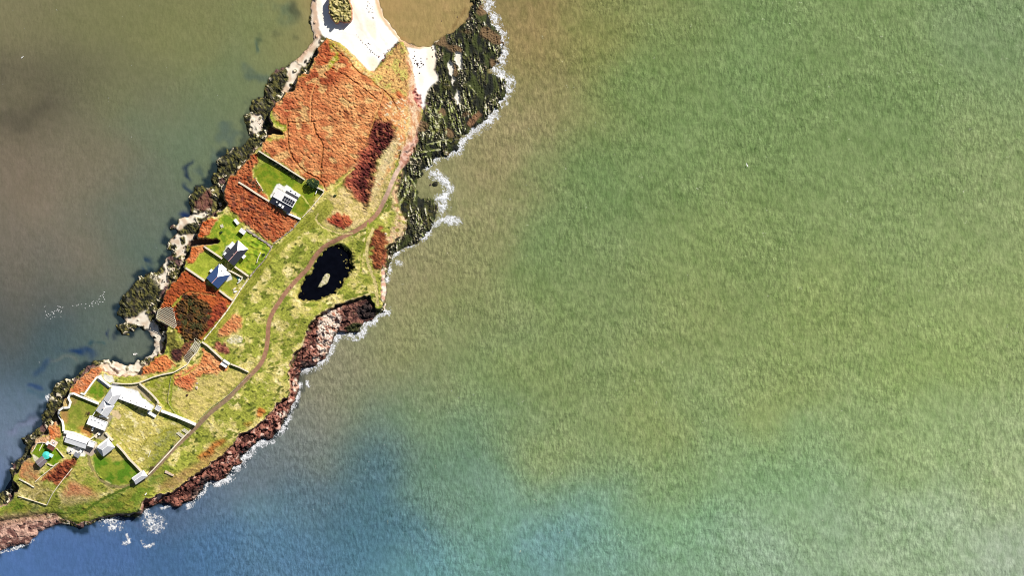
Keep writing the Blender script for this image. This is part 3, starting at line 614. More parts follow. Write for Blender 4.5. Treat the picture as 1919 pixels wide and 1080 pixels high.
# level the ground under the buildings
bz = {}
for k, (c, u, L, W) in B.items():
    f = pip(fp(c, u, L + 2, W + 2)); z = float((h * f).sum() / max(f.sum(), 1)); bz[k] = z
    fb = blur(f, 1.5); fb = smooth(fb, .05, .5); h = h * (1 - fb) + z * fb; veg_t *= 1 - fb
for a, b in (('solar_ext', 'solar'), ('hall_s', 'hall_n'), ('hall_flat', 'hall_n'), ('bung_ext', 'bungalow')): bz[a] = bz[b]
m = blur(pip([(295,596),(297,583),(312,575),(323,576),(330,600),(327,614)], .3), 1); setc(m * .9, mixn(A(58,44,32), A(100,78,54), n4), SCRUB); veg_t *= 1 - m  # shade between the terrace slats put into the ground colour
m = blur(pip([(345,672),(358,653),(366,634),(376,645),(366,664),(352,682)], .3), 1); setc(m * .85, mixn(A(70,56,40), A(110,96,64), n4), SCRUB); veg_t *= 1 - m  # ground colour darkened as shade under the ladder frames too
# the gully between the two west gardens and the clefts
for poly in ([(352,452),(372,449),(412,451),(410,454),(372,458),(352,462)], [(505,236),(528,247),(528,251),(500,252)]):
    m = blur(pip(poly, .6), .9); h = h * (1 - m) + 0.9 * m; veg_t *= 1 - m; setc(m, A(110,84,66), ROCK)
grain = 1 + smooth(Tb, .3, .7) * np.where((cls == LAWN) | (cls == TRK) | (cls == YARD), .06, .09) * (fine * .8 + fine3 * .8)
tuft = smooth(fine3 + noise(14, 30) * .5, 1.0, 1.9) * (cls == GRASS) * .45
col = col * (np.clip(grain, .5, 1.6) * (1 - tuft))[..., None].astype(np.float32)
h = h + veg_t
h = h.astype(np.float32); col = np.clip(col, 0.004, 0.85)

def hz(px, py):
    x = min(max(px - X0, 0), NX - 1.01); y = min(max(py - Y0, 0), NY - 1.01)
    i, j = int(x), int(y); fx, fy = x - i, y - j
    return float(h[j, i] * (1 - fx) * (1 - fy) + h[j, i + 1] * fx * (1 - fy) + h[j + 1, i] * (1 - fx) * fy + h[j + 1, i + 1] * fx * fy)
hs8 = blur(h - veg_t, 2.0)
def gz(px, py):
    return float(hs8[int(min(max(py - Y0, 0), NY - 1)), int(min(max(px - X0, 0), NX - 1))])

# ------------------------------------------------------------------ terrain meshes, one per ground cover
def grid_mesh(name, keep, z, colour=None, step=1, smooth_shade=True, x0=X0, y0=Y0, alpha=None):
    """keep: boolean per cell (ny-1, nx-1)"""
    ny, nx = z.shape
    js, is_ = np.nonzero(keep)
    v00 = js * nx + is_
    quads = np.stack([v00, v00 + nx, v00 + nx + 1, v00 + 1], 1)
    used = np.unique(quads)
    remap = np.full(nx * ny, -1, np.int32); remap[used] = np.arange(len(used))
    quads = remap[quads].astype(np.int32)
    yy, xx = np.divmod(used, nx)
    co = np.empty((len(used), 3), np.float32)
    co[:, 0] = (xx * step + x0 - 959.5) * S; co[:, 1] = (540 - (yy * step + y0)) * S; co[:, 2] = z.ravel()[used]
    me = bpy.data.meshes.new(name)
    me.vertices.add(len(used)); me.vertices.foreach_set('co', co.ravel())
    nq = len(quads)
    me.loops.add(nq * 4); me.polygons.add(nq)
    me.polygons.foreach_set('loop_start', np.arange(0, nq * 4, 4, dtype=np.int32))
    me.polygons.foreach_set('loop_total', np.full(nq, 4, np.int32))
    me.loops.foreach_set('vertex_index', quads.ravel())
    me.polygons.foreach_set('use_smooth', np.full(nq, smooth_shade, bool))
    me.update(calc_edges=True)
    if colour is not None:
        at = me.attributes.new('cover', 'FLOAT_COLOR', 'POINT')
        c = np.ones((len(used), 4), np.float32); c[:, :3] = colour.reshape(-1, 3)[used]
        if alpha is not None: c[:, 3] = alpha.ravel()[used]
        at.data.foreach_set('color', c.ravel())
    return me

cellh = np.maximum(np.maximum(h[:-1, :-1], h[1:, :-1]), np.maximum(h[:-1, 1:], h[1:, 1:]))
valid = (cellh > -1.9) & (Sb[:-1, :-1] > 0.004) & (gx[:-1, :-1] < 985) & (gy[:-1, :-1] < 1066)
cc = cls[:-1, :-1]
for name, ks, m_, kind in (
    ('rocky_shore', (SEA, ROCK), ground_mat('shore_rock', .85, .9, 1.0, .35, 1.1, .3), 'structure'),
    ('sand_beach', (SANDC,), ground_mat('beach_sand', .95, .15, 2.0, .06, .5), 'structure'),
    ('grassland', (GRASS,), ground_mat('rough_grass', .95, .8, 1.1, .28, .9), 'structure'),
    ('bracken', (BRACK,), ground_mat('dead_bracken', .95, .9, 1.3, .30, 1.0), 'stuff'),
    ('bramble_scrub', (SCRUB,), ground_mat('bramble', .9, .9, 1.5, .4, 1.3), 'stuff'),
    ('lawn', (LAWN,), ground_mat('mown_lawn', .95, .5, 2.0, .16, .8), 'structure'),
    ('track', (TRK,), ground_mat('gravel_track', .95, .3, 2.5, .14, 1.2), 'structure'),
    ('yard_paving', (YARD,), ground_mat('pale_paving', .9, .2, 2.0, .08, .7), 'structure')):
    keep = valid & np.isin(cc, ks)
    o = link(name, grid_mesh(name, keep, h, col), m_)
    o['kind'] = kind

# ------------------------------------------------------------------ sea
WS = 3
wxn, wyn = 700, 420
wgx, wgy = np.meshgrid(np.arange(wxn) * WS - 90.0, np.arange(wyn) * WS - 90.0)
CP = [(985,50,150,131,86),(1110,75,138,140,83),(1210,150,119,142,86),(1410,100,121,146,92),(1610,25,127,149,95),(1860,50,128,150,105),(1460,250,122,145,90),(1110,325,112,140,86),(985,200,145,138,92),
(1010,450,116,142,90),(1360,450,131,150,92),(1710,450,135,155,100),(1860,350,140,157,105),(1710,200,122,146,92),(1300,250,122,146,91),(1290,600,137,151,94),(1560,600,138,155,94),(1880,580,148,164,106),
(955,270,158,146,106),(900,420,150,146,102),(1000,580,128,146,90),(780,520,155,147,107),(850,560,142,144,94),(750,640,148,149,98),(640,700,152,142,108),(900,690,128,149,99),(850,790,115,144,105),(720,720,132,142,104),
(1010,715,132,148,91),(1210,790,140,154,95),(1460,765,144,159,98),(1760,690,142,162,98),(1060,865,139,154,98),(1260,900,136,158,104),(1460,890,131,164,118),(1710,860,148,170,116),(1910,890,157,175,126),
(1010,1040,112,154,160),(1110,990,118,158,140),(1260,965,121,164,126),(1460,1040,149,174,146),(1710,990,154,177,140),(1860,1040,164,181,156),(1280,1060,138,170,140),(950,990,118,158,130),(900,1040,110,154,142),
(850,965,124,150,125),(800,890,105,139,115),(700,1030,84,129,150),(650,1000,76,115,142),(630,915,76,110,124),(700,960,82,117,128),(560,930,84,114,128),(670,850,88,116,110),(550,865,82,110,129),(500,980,110,146,156),(350,965,86,102,131),(150,1040,78,112,165),(400,1040,74,117,158),
(300,1030,66,105,147),(600,740,150,142,116),(650,765,116,135,106),(560,800,140,136,118),(480,900,118,122,128),(800,1070,100,150,160),(560,1060,84,124,158),(20,1070,80,116,170),
(30,30,130,125,92),(200,30,126,126,84),(350,60,130,130,84),(500,60,126,135,88),(50,180,98,92,74),(130,200,97,94,75),(250,150,122,124,88),(400,150,116,130,92),(40,300,128,115,97),
(200,300,128,120,97),(330,280,106,125,98),(100,400,138,125,107),(300,380,106,116,98),(50,480,119,111,98),(200,480,114,114,97),(270,470,86,111,100),(50,565,100,99,88),(150,590,94,110,98),
(50,665,58,84,92),(150,665,70,97,100),(75,740,58,90,104),(20,600,86,88,84),(25,790,104,124,140),(60,810,122,138,158),(20,850,124,136,160),(5,900,74,104,154),(250,650,104,114,100),(230,700,108,114,100),
(760,20,178,154,104),(800,50,168,147,94),(860,20,162,143,93),(722,30,186,152,98),(800,-60,160,140,90),(1000,-60,146,130,85),(-60,980,80,110,160),(1980,1130,170,184,162),(1980,500,146,162,106)]
cpx = np.array([c[:2] for c in CP], float); cpc = lin(np.array([c[2:] for c in CP]))
num = np.zeros((wyn, wxn, 3)); den = np.zeros((wyn, wxn))
# wavering of the borders between the water colours
rs = np.random.RandomState(5)
def wnoise(s, seed, ang=0, ratio=1):
    rs = np.random.RandomState(seed); w = rs.randn(wyn, wxn)
    ky = np.fft.fftfreq(wyn)[:, None]; kx = np.fft.rfftfreq(wxn)[None, :]
    ca, sa = math.cos(R(ang)), math.sin(R(ang)); u = (kx * ca + ky * sa) * ratio; v = -kx * sa + ky * ca
    k2 = (u * u + v * v) * (s / WS) ** 2
    a = np.fft.irfft2(np.fft.rfft2(w) * (np.exp(-k2 * 3) - np.exp(-k2 * 14)), s=(wyn, wxn)); return a / a.std()
qx = wgx + wnoise(90, 1) * 22 + wnoise(40, 2) * 9; qy = wgy + wnoise(90, 3) * 18 + wnoise(40, 4) * 8
east_w = wgx + 0.72 * (wgy - 540) > 520          # which side of the island the water lies on
for (x, y), c in zip(cpx, cpc):
    e = x + 0.72 * (y - 540) > 520
    w = 1.0 / (((qx - x) ** 2 + (qy - y) ** 2) / 1e4 + 0.5) ** 1.9
    w = np.where(east_w == e, w, w * (0.02 + .98 * smooth(wgy, 890, 990)))
    num += w[..., None] * c; den += w
wcol = num / den[..., None]
def wblur(a, s):
    ky = np.fft.fftfreq(wyn)[:, None]; kx = np.fft.rfftfreq(wxn)[None, :]
    return np.fft.irfft2(np.fft.rfft2(a) * np.exp(-2 * (math.pi * s / WS) ** 2 * (kx ** 2 + ky ** 2)), s=(wyn, wxn))
rim = np.zeros((wyn, wxn)); rim[12:-12, 12:-12] = 1
mk_all = rim.copy(); dn_ = wblur(mk_all, 26) + 1e-4
sm_all = np.stack([wblur(wcol[..., k] * mk_all, 26) / dn_ for k in range(3)], -1); tipw = smooth(wgy, 900, 985)[..., None] * (dn_ > .05)[..., None]
wraw = wcol.copy()
for sd in (east_w, ~east_w):
    mk = sd.astype(float) * rim; dn = wblur(mk, 26) + 1e-4
    sm_ = np.stack([wblur(wcol[..., k] * mk, 26) / dn for k in range(3)], -1)
    wcol = np.where((sd & (dn > .05))[..., None], sm_ * .75 + wcol * .25, wcol)
wcol = wcol * (1 - tipw) + (sm_all * .75 + wraw * .25) * tipw
wob1 = wnoise(14, 71) * 4; wob2 = wnoise(14, 72) * 3
# weed beds and deep holes close under the west shore, and other darker and paler patches
for x, y, rx, ry, a, c in ((376,305,9,17,.9,(20,42,72)),(357,345,9,26,.8,(24,50,80)),(332,418,24,14,.95,(18,44,92)),(306,465,14,13,.85,(20,52,84)),(300,495,14,12,.7,(30,64,84)),(262,508,13,18,.8,(28,58,92)),
    (240,545,16,16,.9,(14,34,74)),(218,575,18,14,.8,(24,58,100)),(150,660,28,10,.9,(18,54,100)),(100,690,26,8,.5,(26,62,104)),(168,641,9,6,.7,(34,74,90)),(190,640,8,4,.6,(50,84,90)),(205,612,7,8,.8,(24,44,80)),
    (84,735,14,9,.7,(36,66,116)),(62,752,10,8,.4,(50,90,110)),(455,222,7,8,.85,(24,44,60)),(470,166,28,12,.55,(72,94,92)),(428,262,34,10,.5,(70,92,94)),(515,104,9,13,.7,(56,90,84)),(525,92,7,6,.6,(50,76,60)),
    (278,655,9,8,.7,(44,52,92)),(420,290,16,8,.6,(60,80,88)),(348,388,8,10,.7,(24,50,80)),(560,75,10,8,.5,(88,92,66)),(545,25,14,26,.5,(70,100,84)),(560,20,10,22,.6,(42,60,54)),(500,185,14,8,.6,(40,60,80)),(392,345,8,16,.5,(40,60,70)),(450,300,16,8,.5,(60,76,80)),(230,610,8,12,.6,(30,46,70)),(55,800,12,8,.5,(50,60,80)),(70,790,16,6,.5,(60,74,110)),(25,850,8,12,.6,(30,44,70)),(255,640,22,18,.5,(100,110,100)),
    (60,810,26,10,.5,(128,134,164)),(15,880,10,14,.8,(40,70,130)),(70,770,14,8,.6,(120,136,160)),(140,690,24,8,.5,(118,124,116)),(20,195,80,30,.4,(80,76,64)),(945,165,8,14,.6,(70,100,90)),
    (840,55,8,8,.5,(120,92,54)),(850,20,10,8,.4,(120,95,60)),(765,76,26,5,.5,(180,128,76)),(40,925,30,14,.6,(64,80,110)),(240,975,40,10,.4,(90,110,150))):
    m = a * np.exp(-(((qx + wob1 - x) / rx) ** 2 + ((qy + wob2 - y) / ry) ** 2) ** 1.4)
    wcol = wcol * (1 - m[..., None]) + lin(c) * m[..., None]
# broad mottling of the water colour
mot = (wnoise(45, 9, 15, 2) * .03 + wnoise(13, 10, 70, 1.5) * .055 + wnoise(8, 13, 70, 1.5) * .04)
side = smooth(wgx, 500, 1100)
mot = mot * (0.35 + 0.65 * side)
wcol = wcol * (1 + mot[..., None] * np.array([1.0, .75, 1.1]))
wcol = np.clip(wcol / K * (1 + .02 * side[..., None]), 0.003, .8)
ix = np.clip(wgx - X0, 0, NX - 1).astype(int); iy = np.clip(wgy - Y0, 0, NY - 1).astype(int)
inside = (wgx > X0 + 2) & (wgx < 980) & (wgy < 1050) & (wgy > Y0 + 2)
hb = blur(h, 1.0)
dep = np.where(inside, -hb[iy, ix], 5.0); sbv = np.where(inside, Sb[iy, ix], 0)
Sw8 = blur(SH, 9)[iy, ix]; lee = (1 - smooth(wgx - .25 * wgy, 330, 470)) * (wgx < 620)
reef = smooth(Sw8 * 1.5 + wnoise(22, 73, 50, 1.6) * .20 + wnoise(9, 74) * .10, .15, .5) * smooth(Sw8, .01, .09) * lee * inside * (1 - smooth(800 - wgy, 640, 760) * .6)
wcol = wcol * (1 - .88 * reef[..., None]) + lin((20,40,52)) / K * .88 * reef[..., None]
walpha = np.clip(0.42 + dep / 1.1, 0.30, 1.0); walpha = np.where(sbv < 0.02, 1.0, walpha)
wz = np.zeros((wyn, wxn), np.float32)
keepw = np.ones((wyn - 1, wxn - 1), bool)
sea_me = grid_mesh('sea', keepw, wz, wcol.astype(np.float32), WS, True, -90.0, -90.0, walpha.astype(np.float32))
# far water out to the horizon, joined to the rim of the fine grid
bm = bmesh.new(); bm.from_mesh(sea_me)
lay = bm.verts.layers.float_color['cover']
xa, xb_ = (-90 - 959.5) * S, (-90 + (wxn - 1) * WS - 959.5) * S
yb_, ya = (540 + 90) * S, (540 + 90 - (wyn - 1) * WS) * S
F = 6000.0
bm.verts.ensure_lookup_table()
nv = wxn
ringv = [bm.verts[i] for i in range(wxn)] + [bm.verts[r * wxn + wxn - 1] for r in range(1, wyn)] + [bm.verts[(wyn - 1) * wxn + i] for i in range(wxn - 2, -1, -1)] + [bm.verts[r * wxn] for r in range(wyn - 2, 0, -1)]
prev = None; cx_, cy_ = (xa + xb_) / 2, (ya + yb_) / 2; outv = []
for v in ringv:
    o_ = bm.verts.new((cx_ + (v.co.x - cx_) * 22, cy_ + (v.co.y - cy_) * 22, 0)); o_[lay] = v[lay]; outv.append(o_)
for k in range(len(ringv)):
    k2 = (k + 1) % len(ringv); bm.faces.new((ringv[k], ringv[k2], outv[k2], outv[k]))
bmesh.ops.recalc_face_normals(bm, faces=bm.faces[:])
if bm.faces[:][0].normal.z < 0: bmesh.ops.reverse_faces(bm, faces=bm.faces[:])
bm.to_mesh(sea_me); bm.free()
sm = bpy.data.materials.new('sea_water'); sm.use_nodes = True
nt = sm.node_tree; b = nt.nodes['Principled BSDF']
b.inputs['Roughness'].default_value = 0.22; b.inputs['Specular IOR Level'].default_value = 0.5; b.inputs['IOR'].default_value = 1.33
a = nt.nodes.new('ShaderNodeAttribute'); a.attribute_name = 'cover'
nt.links.new(a.outputs['Alpha'], b.inputs['Alpha'])
geo = nt.nodes.new('ShaderNodeNewGeometry')
def wave(scale, detail, rot, sx, sy, rough=.55, dist=0.0):
    mp = nt.nodes.new('ShaderNodeMapping'); mp.inputs['Rotation'].default_value = (0, 0, R(rot)); mp.inputs['Scale'].default_value = (sx, sy, 1)
    n = nt.nodes.new('ShaderNodeTexNoise'); n.inputs['Scale'].default_value = scale; n.inputs['Detail'].default_value = detail; n.inputs['Roughness'].default_value = rough; n.inputs['Distortion'].default_value = dist
    nt.links.new(geo.outputs['Position'], mp.inputs[0]); nt.links.new(mp.outputs[0], n.inputs['Vector']); return n.outputs['Fac']
def bump(hgt, strength, dist, prev=None):
    bp = nt.nodes.new('ShaderNodeBump'); bp.inputs['Strength'].default_value = strength; bp.inputs['Distance'].default_value = dist
    nt.links.new(hgt, bp.inputs['Height'])
    if prev is not None: nt.links.new(prev, bp.inputs['Normal'])
    return bp.outputs[0]
# the weather side is choppier than the lee of the island
sep = nt.nodes.new('ShaderNodeSeparateXYZ'); nt.links.new(geo.outputs['Position'], sep.inputs[0])
ma = nt.nodes.new('ShaderNodeMath'); ma.operation = 'MULTIPLY_ADD'; ma.inputs[1].default_value = -0.62
nt.links.new(sep.outputs['Y'], ma.inputs[0]); nt.links.new(sep.outputs['X'], ma.inputs[2])
chop = nt.nodes.new('ShaderNodeMapRange'); chop.inputs[1].default_value = -190; chop.inputs[2].default_value = -60; chop.inputs[3].default_value = .3; chop.inputs[4].default_value = 1.0
nt.links.new(ma.outputs[0], chop.inputs[0])
def times(a_, f=None):
    m_ = nt.nodes.new('ShaderNodeMath'); m_.operation = 'MULTIPLY'; nt.links.new(a_, m_.inputs[0])
    nt.links.new(chop.outputs[0], m_.inputs[1]); return m_.outputs[0]
# the chop comes in patches
pat = nt.nodes.new('ShaderNodeMapRange'); pat.inputs[1].default_value = .35; pat.inputs[2].default_value = .65; pat.inputs[3].default_value = .6; pat.inputs[4].default_value = 1.15
nt.links.new(wave(.022, 3, 20, .7, 1.2), pat.inputs[0])
pm_ = nt.nodes.new('ShaderNodeMath'); pm_.operation = 'MULTIPLY'; nt.links.new(pat.outputs[0], pm_.inputs[0]); nt.links.new(chop.outputs[0], pm_.inputs[1])
chop = pm_
n1 = bump(times(wave(.15, 3.0, 10, .6, 1.2, .5, .3)), .30, 2.2)
n2_ = bump(times(wave(.40, 3, 28, 1.7, .75, .55)), .60, 1.0, n1)
# light and dark of the wavelets, put into the base colour as flecks
def fleck(fac, lo, hi, a_, b_):
    r_ = nt.nodes.new('ShaderNodeMapRange'); r_.interpolation_type = 'SMOOTHSTEP'
    for k_, v_ in zip((1, 2, 3, 4), (lo, hi, a_, b_)): r_.inputs[k_].default_value = v_
    nt.links.new(fac, r_.inputs[0]); return r_.outputs[0]
def mulm(x_, y_):
    m_ = nt.nodes.new('ShaderNodeMath'); m_.operation = 'MULTIPLY'; nt.links.new(x_, m_.inputs[0]); nt.links.new(y_, m_.inputs[1]); return m_.outputs[0]
f1 = fleck(wave(.30, 3.5, 28, 1.7, .75, .55), .34, .66, .78, 1.22)
f2 = fleck(wave(.42, 3, 30, .8, 1.25, .6), .58, .70, 1.0, .70)
f3 = fleck(wave(.50, 3, -40, 1.3, .8, .6), .62, .74, 1.0, 1.40)
fl = mulm(mulm(f1, f2), f3)
mxn = nt.nodes.new('ShaderNodeMix'); mxn.data_type = 'FLOAT'; nt.links.new(chop.outputs[0], mxn.inputs[0]); mxn.inputs[2].default_value = 1.0; nt.links.new(fl, mxn.inputs[3]); mxn.clamp_factor = True
scl = nt.nodes.new('ShaderNodeVectorMath'); scl.operation = 'SCALE'; nt.links.new(a.outputs['Color'], scl.inputs[0]); nt.links.new(mxn.outputs[0], scl.inputs['Scale'])
nt.links.new(scl.outputs[0], b.inputs['Base Color'])
nt.links.new(n2_, b.inputs['Normal'])
sea = link('sea', sea_me, sm); sea['kind'] = 'structure'

# pond surface
bm = bmesh.new()
pp = spline(POND + POND[:1], 3)[:-1]
cpt = np.mean(POND, axis=0); pp = cpt + (pp - cpt) * 1.12
bm.faces.new([bm.verts.new(P(x, y, POND_Z)) for x, y in pp])
me = bpy.data.meshes.new('pond'); bm.normal_update(); bm.to_mesh(me); bm.free()
pmat = mat('pond_water', (.002, .0025, .005), .05, .04, .3, .3, .03, .8)
o = link('pond', me, pmat); o['kind'] = 'structure'
if me.polygons[0].normal.z < 0: me.flip_normals()

# foam: lacy sheets a hand's breadth thick where the swell breaks, and a few flecks
fm = np.zeros((NY, NX), np.float32)
def foam(pts, w, a=1.0):
    global fm
    d = line_dist(spline(pts, 4)); fm = np.maximum(fm, a * np.exp(-(d / w) ** 2))
foam([(912,-60),(914,0),(922,30),(936,60),(941,95),(936,114)], 10)
foam([(926,126),(948,148),(950,170),(938,186),(928,206),(908,226),(886,244)], 11); foam([(930,150),(936,165),(916,200)], 13, .9)
foam([(884,248),(864,268),(860,282),(838,290),(818,298),(800,312)], 6)
foam([(814,326),(826,334),(838,348),(840,362),(826,372)], 9); foam([(824,372),(832,388),(832,402),(838,412),(855,414)], 9, 1.0); foam([(830,410),(812,424),(802,436),(784,452)], 6)
foam([(784,454),(758,465),(738,477),(730,500),(725,527)], 4.5, .9); foam([(742,490),(750,495)], 4, .9)
foam([(724,585),(708,592),(698,604),(684,608),(678,626),(654,632),(640,626)], 7); foam([(636,626),(622,648),(616,664),(600,680),(580,692),(562,694)], 7, 1)
foam([(561,720),(556,745),(546,764),(540,786),(530,806),(510,822)], 5, .9); foam([(508,824),(482,834),(472,848),(456,860),(452,872),(436,880),(430,896),(404,908)], 7); foam([(392,904),(380,920),(366,938),(352,950)], 5)
foam([(192,978),(206,976),(222,978)], 8, .72); foam([(206,990),(222,992)], 6, .8); foam([(272,968),(286,978),(296,984),(282,992)], 12, .70); foam([(236,1006),(240,1016),(230,1020)], 3.4, .95); foam([(262,1014),(270,1026),(286,1022)], 3, .65)
foam([(88,744),(92,762),(84,776)], 4, .7); foam([(575,716),(577,724)], 3, .95); foam([(300,954),(318,950)], 3, .8); foam([(60,1014),(30,1028),(0,1036)], 3, .7)
lace = 1 - np.abs(noise(3.2, 201)); lace2 = 1 - np.abs(noise(6, 202, 20, 1.3))
lc = np.maximum(1 - np.abs(noise(3, 201)) * 1.5, 1 - np.abs(noise(5.5, 202, 20, 1.3)) * 2.2) + noise(2, 203) * .10
fm = fm * np.clip(.78 + .3 * noise(13, 206) + .12 * noise(6, 207), .25, 1.25)
fv = np.where(fm > .10, lc - (1.06 - 1.05 * fm), -1)
wat = hb < 0.12
fa = smooth(fv + .12 * noise(5, 208), -.48, .32)
fa = np.maximum(fa, .42 * smooth(fm + noise(7, 209) * .12, .35, .9))
fmk = (fa > .02) & (fm > .1) & wat
fmk |= (hb < .55) & (fm > .45) & (fv > .05)
off = SH < .5
cap = (noise(1.8, 204, -30, 2.2) > 3.55) & (gx > 560) & off & (hb < -1.0)
cap |= (noise(1.8, 205, 40, 2.5) > 3.7) & (gx < 500) & off & (hb < -1.0)
fz = np.maximum(np.clip(fv, 0, 1) * .25, 0) + .06; fz = np.maximum(fz, hb + .08)
fa = np.where(cap, .8, fa * .95)
fcol = np.broadcast_to(A(250,252,255).astype(np.float32), (NY, NX, 3))
foam_m = mat('sea_foam', A(250,252,255), .9, .2, .05, 1.0, .2, 3.0)
fnt = foam_m.node_tree; fat = fnt.nodes.new('ShaderNodeAttribute'); fat.attribute_name = 'cover'
fnt.links.new(fat.outputs['Alpha'], fnt.nodes['Principled BSDF'].inputs['Alpha'])
o = link('foam', grid_mesh('foam', (fmk | cap)[:-1, :-1], fz.astype(np.float32), fcol, alpha=fa.astype(np.float32)), foam_m)
o['kind'] = 'stuff'
# breaking crests far out, right across the sound
rs = random.Random(8)
bm = bmesh.new()
for i in range(170):
    x = rs.uniform(700, 1915); y = rs.uniform(5, 1075)
    if x + .72 * (y - 540) < 640: continue
    if rs.random() > .35 + .65 * (1 - y / 1080): continue
    n = rs.randint(1, 3); a0 = rs.uniform(-.9, -.2)
    for k in range(n):
        cx, cy = x + rs.uniform(-3, 3), y + rs.uniform(-3, 3); l = rs.uniform(.6, 2.0); w = rs.uniform(.2, .45)
        ca, sa = math.cos(a0 + rs.uniform(-.4, .4)), math.sin(a0)
        pts = [(cx + ca * l * u - sa * w * v, cy + sa * l * u + ca * w * v) for u, v in ((-1, 0), (-.3, -1), (.5, -.8), (1, .1), (.3, .9), (-.5, .7))]
        bm.faces.new([bm.verts.new(P(p[0], p[1], .08)) for p in pts])
me = bpy.data.meshes.new('whitecaps'); bm.to_mesh(me); bm.free()
o = link('whitecaps', me, mat('crest_foam', A(222,226,196), .9, .2, .1)); o['kind'] = 'stuff'

# ================================================================== things
def new_mesh(name, bm, mat_, parent=None, loc=None):
    bmesh.ops.recalc_face_normals(bm, faces=bm.faces[:])
    me = bpy.data.meshes.new(name); bm.to_mesh(me); bm.free()
    o = link(name, me, mat_, parent)
    if loc is not None: o.location = loc
    return o
def box(bm, cx, cy, cz, sx, sy, sz, rz=0.0, bev=0.0):
    ca, sa = math.cos(rz), math.sin(rz); vs_ = []
    for z in (-.5, .5):
        for x, y in ((-.5, -.5), (.5, -.5), (.5, .5), (-.5, .5)):
            vs_.append(bm.verts.new((cx + ca * x * sx - sa * y * sy, cy + sa * x * sx + ca * y * sy, cz + z * sz)))
    fs = [bm.faces.new([vs_[i] for i in f]) for f in ((3, 2, 1, 0), (4, 5, 6, 7), (0, 1, 5, 4), (1, 2, 6, 5), (2, 3, 7, 6), (3, 0, 4, 7))]
    if bev > 0: bmesh.ops.bevel(bm, geom=list({e for f in fs for e in f.edges}), offset=bev, segments=1, affect='EDGES')
def slab(bm, pts, t):
    top = [bm.verts.new(p) for p in pts]; bot = [bm.verts.new((p[0], p[1], p[2] - t)) for p in pts]
    bm.faces.new(top); bm.faces.new(bot[::-1]); n = len(pts)
    for i in range(n): bm.faces.new((top[i], bot[i], bot[(i + 1) % n], top[(i + 1) % n]))
def beam(bm, a, b_, w, t):
    a, b_ = Vector(a), Vector(b_); d = b_ - a; l = d.length; d.normalize()
    up = Vector((0, 0, 1)) if abs(d.z) < .95 else Vector((1, 0, 0))
    s_ = d.cross(up).normalized() * w / 2; u_ = s_.cross(d).normalized() * t / 2
    q = [bm.verts.new(p + i * s_ + j * u_) for p in (a, b_) for i, j in ((-1, -1), (1, -1), (1, 1), (-1, 1))]
    for f in ((0, 1, 2, 3), (7, 6, 5, 4), (0, 4, 5, 1), (1, 5, 6, 2), (2, 6, 7, 3), (3, 7, 4, 0)): bm.faces.new([q[i] for i in f])

slate = mat('grey_slate', (.036, .037, .048), .32, .8, .16, 2.2, .10, 3.0, stretch=(1, 1, 1))
slate_b = mat('blue_slate', (.035, .068, .18), .34, .8, .14, 2.2, .10, 3.0)
slate_d = mat('dark_slate', (.045, .042, .062), .33, .9, .16, 2.2, .10, 3.0)
slate_p = mat('pale_slate', (.50, .50, .52), .36, .7, .12, 1.6, .12, 3.0)
felt_w = mat('white_roof', (.72, .72, .72), .55, .5, .08, .6, .1, 3.0)
felt_g = mat('lead_flat', (.05, .05, .055), .7, .4, .2, 1.2, .15, 3.0)
render_w = mat('white_render', (.74, .73, .70), .85, .3, .08, .8, .2, 4.0)
stone_c = mat('cream_stone', (.62, .55, .42), .9, .2, .16, 1.4, .5, 2.5)
stone_g = mat('grey_stone', (.30, .25, .22), .9, .2, .3, 1.6, .6, 2.5)
red_tile = mat('red_tile', (.40, .12, .06), .40, .8, .2, 2.2, .15, 3.0)
ridge_m = mat('ridge_tile', (.56, .30, .28), .7, .4, .15, 2.0, .1)
glass = mat('window_glass', (.02, .025, .03), .08, .6, .2, .5, 0)
panel_m = mat('solar_cells', (.006, .008, .016), .6, .05, .2, 1.0, 0)
alu = mat('panel_frame', (.30, .30, .32), .6, .2, .05, 1.0, 0)
paint_w = mat('white_paint', (.78, .78, .76), .5, .4, .05, .8, 0)
paint_d = mat('dark_paint', (.05, .06, .07), .6, .4, .2, .8, 0)
timber = mat('weathered_timber', (.46, .40, .32), .85, .2, .25, 2.0, .3, 5.0)
timber_p = mat('pale_timber', (.62, .58, .44), .85, .2, .2, 2.0, .3, 5.0)
turq = mat('turquoise_canvas', (.06, .55, .48), .6, .4, .1, .8, .1)
turq_p = mat('pale_glass_roof', (.45, .78, .74), .3, .6, .08, .6, .05)
bark = mat('bark', (.07, .05, .035), .95, .1, .3, 3.0, .5)

